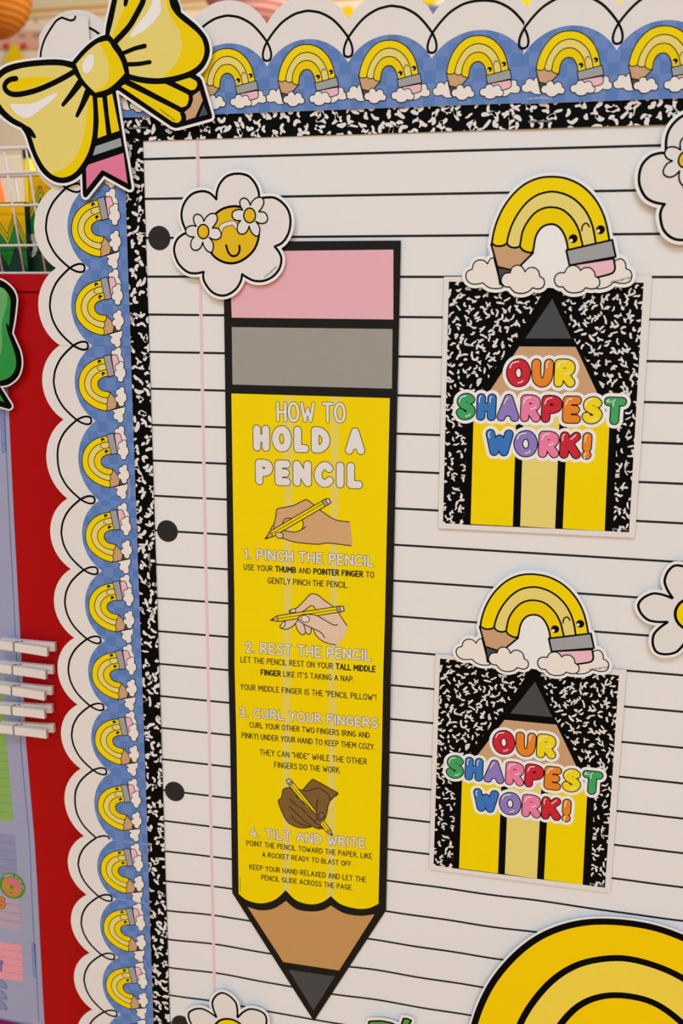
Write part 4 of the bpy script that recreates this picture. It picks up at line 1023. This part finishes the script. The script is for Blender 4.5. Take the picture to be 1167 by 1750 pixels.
inn = kf([(6.5, 660), (9, 720), (17.5, 900), (27.5, 1095), (32.5, 1185), (36, 1270), (43, 1350), (50.5, 1430), (54, 1510), (58.5, 1600), (63.5, 1680), (67, 1745)])
a = Art(LO); a.add(stroke(smooth(inn, False, 3), .0006, False, 6), LAVD, 0, warp=lf(1)); a.add(stroke(kf([(-60, 1727), (0, 1739.5), (67, 1752)]), .0006, False, 6), LAVD, 0, warp=lf(1)); a.build('folder_outline', lav)
for pts in ([(2, 702), (7.5, 702), (10, 772), (4.5, 774)], [(55, 1611), (60.5, 1612), (63, 1669), (57.5, 1667)]):
    q = kf(pts); a = Art(LO); a.add(q, mat('folder_tab_blue', (138, 152, 206), .5, .2), 0, warp=lf(1)); a.add(stroke(q, .0004, True, 6), LAVD, 0, warp=lf(2))
    for t in (.2, .5, .8): a.add(stroke([tuple(q[0][i] * (1 - t) + q[3][i] * t for i in (0, 1)), tuple(q[1][i] * (1 - t) + q[2][i] * t for i in (0, 1))], .0003, False, 6), LAVD, 0, warp=lf(2))
    a.build('folder_tab', lav)
def note(pts, m_, lm, n, label):
    q = kf(pts); a = Art(LO); a.add(q, m_, 0, warp=lf(2))
    for i in range(1, n):
        t = i / n
        p0 = tuple(q[0][c] * (1 - t) + q[3][c] * t for c in (0, 1)); p1 = tuple(q[1][c] * (1 - t) + q[2][c] * t for c in (0, 1))
        a.add(stroke([p0, p1], .0004, False, 6), lm, 0, warp=lf(3))
    return tag(a.build('note_box', lav), label)
note([(-150, 1090), (-3, 1105), (23.6, 1403), (-150, 1383)], mat('note_green_ink', (142, 184, 96), .5, .2, .03), mat('note_green_line', (108, 150, 84)), 20, 'green lined note box')
note([(-150, 1400), (26, 1427), (30.5, 1500), (-150, 1476)], LAVL, mat('note_lilac_line', (118, 118, 168)), 5, 'lilac lined note box')
note([(-150, 1505), (33.5, 1532), (36, 1590.5), (-150, 1560)], mat('note_mauve_ink', (188, 168, 188), .5, .2, .03), mat('note_mauve_line', (140, 112, 140)), 4, 'mauve lined note box')
note([(-150, 1588), (37, 1614), (40.3, 1677.5), (-150, 1648)], mat('note_pink_ink', (238, 160, 172), .5, .2, .03), mat('note_pink_line', (206, 122, 136)), 5, 'pink lined note box')
for y in (1674, 1692.5, 1710):
    q = smooth(kf([(-4, y - 1), (2, y), (7, y + 3), (11, y + 9), (12.5, y + 15)]), False, 4) + kf([(-4, y + 12)])
    a = Art(LO); a.add(q, mat('tab_slate_print', (142, 148, 182), .5, .2), 0, warp=lf(2)); a.add(stroke(q, .0006, True, 6), LAVD, 0, warp=lf(3)); a.build('index_tab', lav)
def block(name, path, r, m_):
    a = Art(LO); p = smooth(kf(path)); a.add(stroke(p, r + .0010, False, 10), TI, 0, warp=lf(4)); a.add(stroke(p, r, False, 10), m_, 0, warp=lf(5)); return a.build(name, lav)
block('letter_print', [(7, 1536.5), (2.5, 1535), (-1, 1538), (2, 1542), (6.5, 1544), (6.5, 1548), (2, 1549.5), (-3, 1547)], .0021, ORA)
block('letter_print', [(4, 1643.5), (-3, 1642.5), (-8, 1642)], .0018, LIL); block('letter_print', [(0.5, 1645), (1.5, 1656)], .0018, LIL)
# magenta sheet peeking below
a = Art(kf([(0, 1760)])[0]); a.slab(kf([(-200, 1700), (0, 1741), (60, 1753), (64, 1860), (-200, 1820)]), mat('magenta_print', (126, 22, 92), .5, .2), .0005, 0)
tag(a.build('magenta_sheet', None, (kf([(0, 1760)])[0][0], YC - .0008, kf([(0, 1760)])[0][1])), 'dark magenta sheet edge in the bottom left corner below the lavender poster', 'paper')
# donut sticker
dc = U(21.7, 1513, YC)
e0, e1 = U(42.5, 1513, YC), U(21.7, 1491, YC)
rD = .5 * (abs(e0[0] - dc[0]) + abs(e1[1] - dc[1]))
a = Art(); a.slab(disc((0, 0), rD, n=48), mat('sticker_green', (70, 150, 50), .5, .2), .0008, 0)
dn = tag(a.build('donut_sticker', None, (dc[0], YC - .0006 - .0008, dc[1])), 'round green donut sticker on the lavender poster', 'sticker')
dl = lambda lay: (lambda x, z: (x, z, -.0008 - lay * DZ))
a = Art(); a.add(disc((-.0003, -.0013), rD * .78, n=40), mat('donut_dough', (204, 142, 66), .5, .2), 0, warp=dl(1)); a.add(disc((-.0003, -.0013), rD * .17, n=20), MATS['sticker_green'], 0, warp=dl(3)); dd = a.build('donut', dn)
ic = [(rD * .78 * math.cos(t) - .0003, rD * .78 * math.sin(t) - .0013) for t in (PI * (.80 - .98 * i / 20) for i in range(21))]
ic += smooth([(rD * x, rD * y) for x, y in ((.72, -.32), (.55, -.22), (.42, -.12), (.22, .02), (-.02, .14), (-.3, .28), (-.5, .42))], False, 3)
a = Art(); a.add(ic, mat('donut_icing', (226, 112, 132), .5, .2, .12, 900), 0, warp=dl(2), holes=[disc((-.0003, -.0013), rD * .17, n=20)]); a.build('icing', dd)
a = Art(); a.add(disc((-rD * .3, -rD * .36), .0007, n=8), TI, 0, warp=dl(3)); a.add(disc((rD * .12, -rD * .5), .0007, n=8), TI, 0, warp=dl(3)); a.add(stroke([(-rD * .18, -rD * .5), (-rD * .1, -rD * .56), (-rD * .02, -rD * .52)], .0004, False, 6), TI, 0, warp=dl(3)); a.build('face', dd)
txt = 'DONUT GIVE UP'; a = Art()
for i, ch in enumerate(txt):
    if ch == ' ': continue
    t = PI * (.72 - .74 * i / (len(txt) - 1)); c = (math.cos(t), math.sin(t)); g = FAT.get(ch, GLYPH[ch])
    for pts, cl in glyph_paths(g):
        q = []
        for u_, v_ in pts:
            uu = (u_ - g[0] / 2) * .0022; vv = rD * .815 + (1 - v_) * .0021
            q.append((c[0] * vv + c[1] * uu, c[1] * vv - c[0] * uu))
        a.add(stroke(q, .0004, cl, 6), mat('sticker_text', (226, 236, 170), .5, .2), 0, warp=dl(2))
a.build('lettering', dn)

# green bow cut-out on the cabinet
kg = crop(0, 460, 6.73, YC - .012); GO = kg([(-150, 700)])[0]
lg = lambda pts: [(x - GO[0], z - GO[1]) for x, z in kg(pts)]
gs = smooth(lg([(-500, 380), (-330, 150), (-150, 95), (0, 122), (80, 165), (150, 235), (185, 310), (190, 380), (178, 500), (165, 600), (140, 735)]), False, 4) + smooth(lg([(140, 735), (190, 850), (235, 960), (250, 1080), (230, 1190), (180, 1270), (90, 1332), (0, 1345)]), False, 4)[1:] + lg([(10, 1360), (135, 1560), (137, 1590), (105, 1612), (0, 1582), (-180, 1500), (-260, 1300), (-420, 900)])
a = Art(); a.slab([gs] + stroke(gs, .0020, True, 12), EDGE, .0010, 0)
gb = tag(a.build('green_bow_cutout', None, (GO[0], YC - .0110, GO[1])), 'green bow cut-out with black outline cropped at the left edge on the red cabinet', 'cut-out decoration')
gl = lambda lay: (lambda x, z: (x, z, -.0010 - lay * DZ))
a = Art(); a.add(gs, BLACK, 0, warp=gl(1)); a.build('black_outline', gb)
gi = smooth(lg([(-440, 420), (-300, 220), (-150, 180), (0, 205), (60, 240), (105, 300), (122, 370), (115, 500), (103, 655)]), False, 4) + lg([(92, 640), (80, 615), (72, 640)]) + smooth(lg([(78, 690), (105, 780), (150, 900), (185, 1040), (175, 1150), (125, 1230), (50, 1270), (-60, 1278), (-250, 1150), (-380, 800)]), False, 4)
a = Art(); a.add(gi, mat('bow_green_ink', (44, 150, 66), .5, .2, .03), 0, warp=gl(2)); a.add(smooth(lg([(-440, 420), (-300, 220), (-150, 180), (0, 205), (60, 240), (85, 300), (80, 400), (55, 500), (30, 590), (20, 700), (27, 850), (18, 930), (0, 980), (-150, 1050), (-300, 800)]), True, 4), mat('bow_light_green_ink', (104, 176, 104), .5, .2, .03), 0, warp=gl(3)); a.build('loop', gb)
a = Art(); a.add(lg([(-60, 1370), (0, 1440), (50, 1530), (0, 1512), (-90, 1470)]), MATS['bow_green_ink'], 0, warp=gl(2)); a.build('ribbon_tail', gb)
bm = bmesh.new(); x_, z_ = lg([(0, 700)])[0]; boxmesh(bm, x_ - .012, 0, z_ - .03, x_ + .012, .0110, z_ + .03, .001); bobj('adhesive_pad', bm, MATS['foam_pad'], gb)

# ------------------------------------------------------------------ clothespins
PINW = mat('white_painted_wood', (236, 228, 220), .55, .25, .03, 90)
WIRE = mat('spring_steel', (150, 145, 138), .35, .5, .05, 60, .8)
def clothespin():
    root = link('clothespin', None); L, H, T = .076, .0125, .0075   # length (x), height (z), thickness (y); handles at +x, spring at x = 0
    def arm(sgn, name):
        bm = bmesh.new()
        xs = [-.026, -.0225, -.0015, -.0012, .0012, .0015, .030, .0535]
        def yy(x):                              # inner and outer faces of an arm, sloping apart towards the handles
            base = .0006 + max(0, (x + .004)) * .112 + (0.0005 if x > -.0225 else .0008)
            out = base + (T if -.002 < x < .03 else T * (.75 if x > .03 else .8))
            if abs(x) <= .0012: out -= .0014
            return base, out
        rows = []
        for x in xs:
            b, o = yy(x)
            rows.append([bm.verts.new((x, -sgn * b, -H / 2)), bm.verts.new((x, -sgn * o, -H / 2)), bm.verts.new((x, -sgn * o, H / 2)), bm.verts.new((x, -sgn * b, H / 2))])
        for r0, r1 in zip(rows, rows[1:]):
            for i in range(4): bm.faces.new([r0[i], r0[(i + 1) % 4], r1[(i + 1) % 4], r1[i]])
        bm.faces.new(rows[0][::-1]); bm.faces.new(rows[-1])
        return bobj(name, bm, PINW, root)
    arm(1, 'arm'); arm(-1, 'arm')
    bm = bmesh.new()
    tube(bm, [(.006 * math.cos(t) * .35 + .006, .0035 * math.sin(t), -H / 2 - .001 + (H + .002) * i / 30) for i, t in enumerate(i * 2 * PI / 10 for i in range(31))], .0007, 6)
    tube(bm, [(.0045, -.0035, H / 2 + .001), (.0006, -.0078, H / 2 + .0008), (0, -.0086, H / 2), (0, -.0086, -H / 2), (.0006, -.0078, -H / 2 - .001)], .0007, 6)
    bobj('spring', bm, WIRE, root, None, True)
    return root
pin = clothespin()
PINY = YC - .0155
pinpts = [((24, 1105.5), (86, 1114)), ((21.5, 1145), (82.5, 1153)), ((20, 1180.5), (82, 1189.5)), ((20.3, 1214.5), (83.5, 1220.5)), ((23.7, 1248), (86, 1254.5))]
plab = ['topmost white clothespin clipped at the edge of the lavender poster', 'second white clothespin from the top on the lavender poster', 'middle white clothespin of the row on the lavender poster', 'fourth white clothespin from the top on the lavender poster', 'lowest white clothespin on the lavender poster, above the green note box']
for i, ((ax, ay), (bx, by)) in enumerate(pinpts):
    o = pin if i == 0 else dup(pin)
    p0 = U(ax, ay, PINY - .008); p1 = U(bx, by + 1.5, PINY - .013)
    o.location = (p0[0], PINY, p0[1]); o.rotation_euler = (0, math.atan2(-(p1[1] - p0[1]), p1[0] - p0[0]), 0)
    tag(o, plab[i], 'clothespin', 'white clothespins on the lavender poster')

# ------------------------------------------------------------------ wire basket of crayon boxes on the cabinet
BYB, BYT = YC + .075, YC + .04
zb = ctop + .004
def wy(z, zt): return BYB + (BYT - BYB) * (z - zb) / (zt - zb)
ztop = U(20, 253, BYT)[1]
WW = mat('white_coated_wire', (236, 232, 228), .4, .4, .02)
bxl, bxr = U(-180, 330, BYT)[0], U(150, 330, BYT)[0]
BKO = ((bxl + bxr) / 2, BYT + .1, zb)
bk = link('wire_basket', None, None, BKO); tag(bk, 'white wire basket on top of the red cabinet behind the bow', 'basket')
L_ = lambda x, y, z: (x - BKO[0], y - BKO[1], z - BKO[2])
DEP = .24
def hoop(z, r, name):
    yf = wy(z, ztop); bm = bmesh.new(); tp_ = (z - zb) * .18
    pts = [(bxl - tp_ * .0, yf), (bxr, yf), (bxr, yf + DEP), (bxl, yf + DEP), (bxl, yf)]
    for p, q in zip(pts, pts[1:]):
        if not (name == 'hoop_wire' and p[1] > yf and q[1] > yf): tube(bm, [L_(p[0], p[1], z), L_(q[0], q[1], z)], r, 8)
    bobj(name, bm, WW, bk, None, True)
hoop(ztop, .0026, 'rim')
for yp, r in ((295, .0021), (351, .0018), (419.5, .0018)):
    zz = U(25, yp, BYT + (BYB - BYT) * (yp - 253) / 215)[1]; hoop(zz, r, 'hoop_wire')
hoop(zb, .002, 'base_hoop')
xv = U(12, 296, wy(U(12, 296, BYT)[1], ztop))[0]; xs2 = U(50, 294, wy(U(50, 294, BYT)[1], ztop))[0]
st = xs2 - xv
i0 = int((bxl - xv) / st)
for i in range(i0, i0 + 14):
    x = xv + st * i
    if not (bxl < x < bxr): continue
    bm = bmesh.new(); tube(bm, [L_(x, BYT + .001, ztop), L_(x, BYB + .001, zb)], .0016, 8); bobj('upright_wire', bm, WW, bk, None, True)
    if (i - i0) % 3 == 1:
        bm = bmesh.new(); tube(bm, [L_(x + .004, BYT + DEP, ztop), L_(x + .004, BYB + DEP, zb)], .0016, 8); bobj('upright_wire', bm, WW, bk, None, True)
CYEL, CGRN, CDRK, COLV = mat('crayon_box_yellow', (246, 192, 0), .5, .12, .02), mat('crayon_box_green', (24, 132, 44), .4, .3, .03), mat('crayon_box_dark_green', (8, 58, 34), .4, .3, .03), mat('crayon_box_olive', (150, 140, 10), .4, .3)
def crayon_box(x0, x1, z0, z1, y, d, zig, label, edge=None):
    """tuck-top crayon carton: yellow top, green zigzag peaks, dark green foot"""
    cx = (x0 + x1) / 2
    bm = bmesh.new(); boxmesh(bm, x0 - cx, 0, 0, x1 - cx, d, z1 - z0, .0012)
    o = tag(bobj('crayon_box', bm, CDRK, None, (cx, y, z0)), label, 'crayon box', 'yellow and green crayon boxes')
    w = lambda lay: (lambda x, z: (x, z, -lay * DZ * 2)); lc = lambda pts: [(p[0] - cx, p[1] - z0) for p in pts]
    clip = rect(x0 - cx + .001, .001, x1 - cx - .001, z1 - z0 - .001)
    a = Art(); a.add(rect(x0 - cx, (z1 - z0) * .3, x1 - cx, z1 - z0), CYEL, 0, clip=clip, warp=w(1)); a.build('yellow_panel', o)
    z_ = lc(zig); lowest = min(p[1] for p in z_)
    a = Art(); fill = z_ + [(z_[-1][0], lowest - .03)] + [((z_[i][0] + z_[i + 1][0]) / 2, lowest - (.03 if i % 2 else .012)) for i in range(len(z_) - 2, -1, -1)] + [(z_[0][0], lowest - .03)]
    low = [(z_[0][0], 0), (z_[-1][0], 0)] + z_[::-1]
    a.add(low, CDRK, 0, clip=clip, warp=w(2))
    a.add(z_ + [(x, z - .030) for x, z in z_[::-1]], CGRN, 0, clip=clip, warp=w(3))
    for k_, m_ in ((.004, CGRN), (.0085, CGRN)): a.add(stroke([(x, z + k_ * 1.6) for x, z in z_], .0007, False, 6), m_, 0, clip=clip, warp=w(3))
    a.build('zigzag_print', o)
    bm = bmesh.new(); boxmesh(bm, x0 - cx + .002, .001, z1 - z0, x1 - cx - .002, d - .001, z1 - z0 + .001); bobj('tuck_flap', bm, CYEL, o)
    return o
BY = BYB + .010
kq = crop(0, 230, 7, BY)
zz = kq([(-330, 1330), (-200, 1010), (-80, 1310), (0, 1110), (40, 1210), (95, 1310), (172, 1040), (330, 1370)])
zz = kq([(-260, 1310), (-120, 1040), (95, 1310)][:1] + [(-90, 1030), (95, 1310), (172, 1050), (335, 1400)])
c1 = crayon_box(kq([(-330, 900)])[0][0], kq([(318, 1200)])[0][0], zb, kq([(140, 812)])[0][1], BY, .05, zz, 'shorter crayon box in the wire basket with two zigzag peaks, at the left edge')
kq = crop(0, 230, 7, BY + .012)
zz = kq([(330, 1090), (485, 735), (640, 1060), (760, 800), (900, 1100)])
c2_ = crayon_box(kq([(350, 900)])[0][0], kq([(840, 900)])[0][0], zb, kq([(480, 490)])[0][1], BY + .012, .05, zz, 'taller crayon box in the wire basket with one green peak, right of the shorter one')
a = Art((c2_.location.x, c2_.location.z)); a.add(stroke(smooth(kq([(372, 1245), (395, 1218), (425, 1235), (415, 1300), (425, 1360), (415, 1410), (385, 1440), (352, 1442)])), .0034), mat('crayon_box_script', (200, 204, 196), .5, .2), 0, warp=lambda x, z: (x, z, -.0012)); a.build('script_print', c2_)

# ------------------------------------------------------------------ far background of the shop: lanterns, shelf, decorations
def lantern(px, py, rpx, Y, col, label):
    x, z = U(px, py, Y); r = math.hypot(U(px + rpx, py, Y)[0] - x, 0)
    o = link('paper_lantern', None, None, (x, Y, z)); tag(o, label, 'paper lantern', 'hanging paper lanterns')
    bm = bmesh.new(); nu, nv = 40, 36; rows = []
    for j in range(nv + 1):
        th = .12 + (PI - .24) * j / nv; rib = 1 + .012 * math.cos(j * PI)
        rows.append([bm.verts.new((r * rib * math.sin(th) * math.cos(2 * PI * i / nu), r * rib * math.sin(th) * math.sin(2 * PI * i / nu), r * math.cos(th))) for i in range(nu)])
    for r0, r1 in zip(rows, rows[1:]):
        for i in range(nu): bm.faces.new([r0[i], r0[(i + 1) % nu], r1[(i + 1) % nu], r1[i]])
    bobj('shade', bm, mat('lantern_paper_' + label.split()[0], col, .8, .1, .05, 8), o)
    bm = bmesh.new(); tube(bm, [(0, 0, r * .98), (0, 0, 3.6 - z)], .002, 6); bobj('cord', bm, WW, o)
    bm = bmesh.new(); tube(bm, [(r * .13 * math.cos(t), r * .13 * math.sin(t), r * .99) for t in (2 * PI * i / 16 for i in range(17))], .003, 6); bobj('ring', bm, WW, o)
lantern(-22, -12, 67, 1.7, (160, 94, 26), 'orange paper lantern hanging in the top left corner of the photo')
lantern(430, -38, 84, 2.4, (190, 136, 130), 'salmon pink paper lantern hanging behind the top border')
# decorations along the far wall
def far_sign(name, polyspx, Y, label, cat, group=None):
    pp = [(([U(x, y, Y) for x, y in pts]), m_) for pts, m_ in polyspx]
    o0 = pp[0][0][0]; a = Art(o0); a.slab(pp[0][0], pp[0][1], .004, 0)
    for i, (q, m_) in enumerate(pp[1:]): a.add(q, m_, 0, warp=lambda x, z, i=i: (x, z, -.006 - i * .002))
    return tag(a.build(name, None, (o0[0], Y, o0[1])), label, cat, group)
PKB = mat('far_pink_band', (228, 172, 158), .8, .1); RDD = mat('far_red_dot', (206, 60, 56), .8, .1); YLF = mat('far_yellow', (236, 204, 10), .7, .1); TANB = mat('far_tan_mark', (168, 150, 116), .8, .1)
FY = 4.97
far_sign('valance', [([(-60, 54), (140, 52), (140, 82), (-60, 84)], PKB)] + [([(x - 6, y - 3), (x + 6, y - 3), (x + 6, y + 4), (x - 6, y + 4)], TANB) for x, y in ((38, 61), (12, 63), (64, 60))] + [([(x - 5, 75), (x + 5, 75), (x + 5, 84), (x - 5, 84)], RDD) for x in (12, 42)], FY, 'blurred pink band with red dots far behind the bow', 'wall decoration')
far_sign('yellow_cone', [([(20, 76), (30, 76), (46, 112), (50, 135), (2, 135), (6, 108)], YLF)], FY - .012, 'blurred yellow pointed decoration left of the bow', 'wall decoration')
PANL = mat('far_wall_panel_cream', (238, 224, 202), .8, .1, .08, 5)
far_sign('wall_panel', [([(-200, 17), (1400, -40), (1400, 150), (-200, 190)], PANL)] + [([(x, y), (x + 3, y - 1), (x + 9, y + 16), (x + 6, y + 17)], TANB) for x, y in ((56, 24), (93, 20))], 4.998, 'cream patterned wall panel under the cornice far behind', 'wall panel')
BLF = mat('far_blue', (96, 112, 150), .8, .1)
for x, y, lb_ in ((596, 27, 'left'), (744, 16, 'middle'), (905, 8, 'right')):
    if lb_ == 'left': pl = [(disc((x - 2, y - 6), 12, 11, 0, 20), YLF)]
    elif lb_ == 'middle': pl = [(rect(x - 12, y - 6, x + 12, y + 14), BLF), (disc((x - 10, y - 20), 14, 12, 0, 16), YLF)]
    else: pl = [(disc((x - 4, y - 10), 18, 14, 0, 16), YLF)]
    far_sign('wall_decoration', pl, 4.975, 'blurred yellow shape far behind the top border, %s of three' % lb_, 'wall decoration', 'blurred shapes behind the top border')
far_sign('wall_decoration', [(disc((1064, -4), 16, 12, 0, 16), YLF)], 4.975, 'blurred yellow shape far behind the top border near the right edge', 'wall decoration', 'blurred shapes behind the top border')
# shelf with a tub and an orange cone seen through the basket
SY = 1.35
sx0, sz0 = U(-260, 560, SY)[0], U(30, 560, SY)[1]
bm = bmesh.new(); boxmesh(bm, sx0, SY - .1, sz0 - .03, sx0 + .9, SY + .35, sz0, .004)
sh = tag(bobj('display_shelf', bm, mat('cream_shelf', (222, 206, 184), .6, .2)), 'cream display shelf behind the wire basket', 'shelf')
bm = bmesh.new(); boxmesh(bm, sx0, SY + .35, sz0 - .03, sx0 + .9, SY + .38, U(30, 225, SY)[1], .004); bobj('back_panel', bm, MATS['cream_shelf'], sh)
for xx in (sx0 + .02, sx0 + .86):
    bm = bmesh.new(); boxmesh(bm, xx, SY, 0, xx + .03, SY + .33, sz0 - .03, .003); bobj('leg', bm, MATS['cream_shelf'], sh)
def lathe(prof, n=28):
    bm = bmesh.new(); rows = [[bm.verts.new((r * math.cos(2 * PI * i / n), r * math.sin(2 * PI * i / n), z)) for i in range(n)] for r, z in prof]
    for r0, r1 in zip(rows, rows[1:]):
        for i in range(n): bm.faces.new([r0[i], r0[(i + 1) % n], r1[(i + 1) % n], r1[i]])
    bm.faces.new(rows[0][::-1]); bm.faces.new(rows[-1]); return bm
tx, tz = U(62, 272, SY); tr = abs(U(82, 272, SY)[0] - tx)
tub = link('storage_tub', None, None, (tx, SY, sz0 + .0005)); tag(tub, 'yellow tub with a dark lid standing on the shelf behind the basket', 'tub')
bobj('body', lathe([(tr * .94, 0), (tr, .01), (tr, tz - sz0)]), YLF, tub, None, True)
tz2 = U(62, 258, SY)[1]
bobj('lid', lathe([(tr * 1.03, tz - sz0 - .002), (tr * 1.03, tz2 - sz0), (tr * .9, tz2 - sz0 + .006)]), mat('dark_lid', (40, 34, 34), .5, .3), tub)
ox, oz = U(-10, 292, SY - .04); orr = abs(U(8, 330, SY - .04)[0] - ox)
oc = link('orange_cone', None, None, (ox, SY - .04, sz0 + .0005)); tag(oc, 'blurred orange cone shape at the left edge behind the basket', 'decoration')
zh = oz - sz0; bobj('body', lathe([(orr * 1.25, 0), (orr * 1.15, zh * .55), (orr * .8, zh * .85), (orr * .4, zh)]), mat('orange_plastic', (244, 100, 24), .5, .3), oc, None, True)
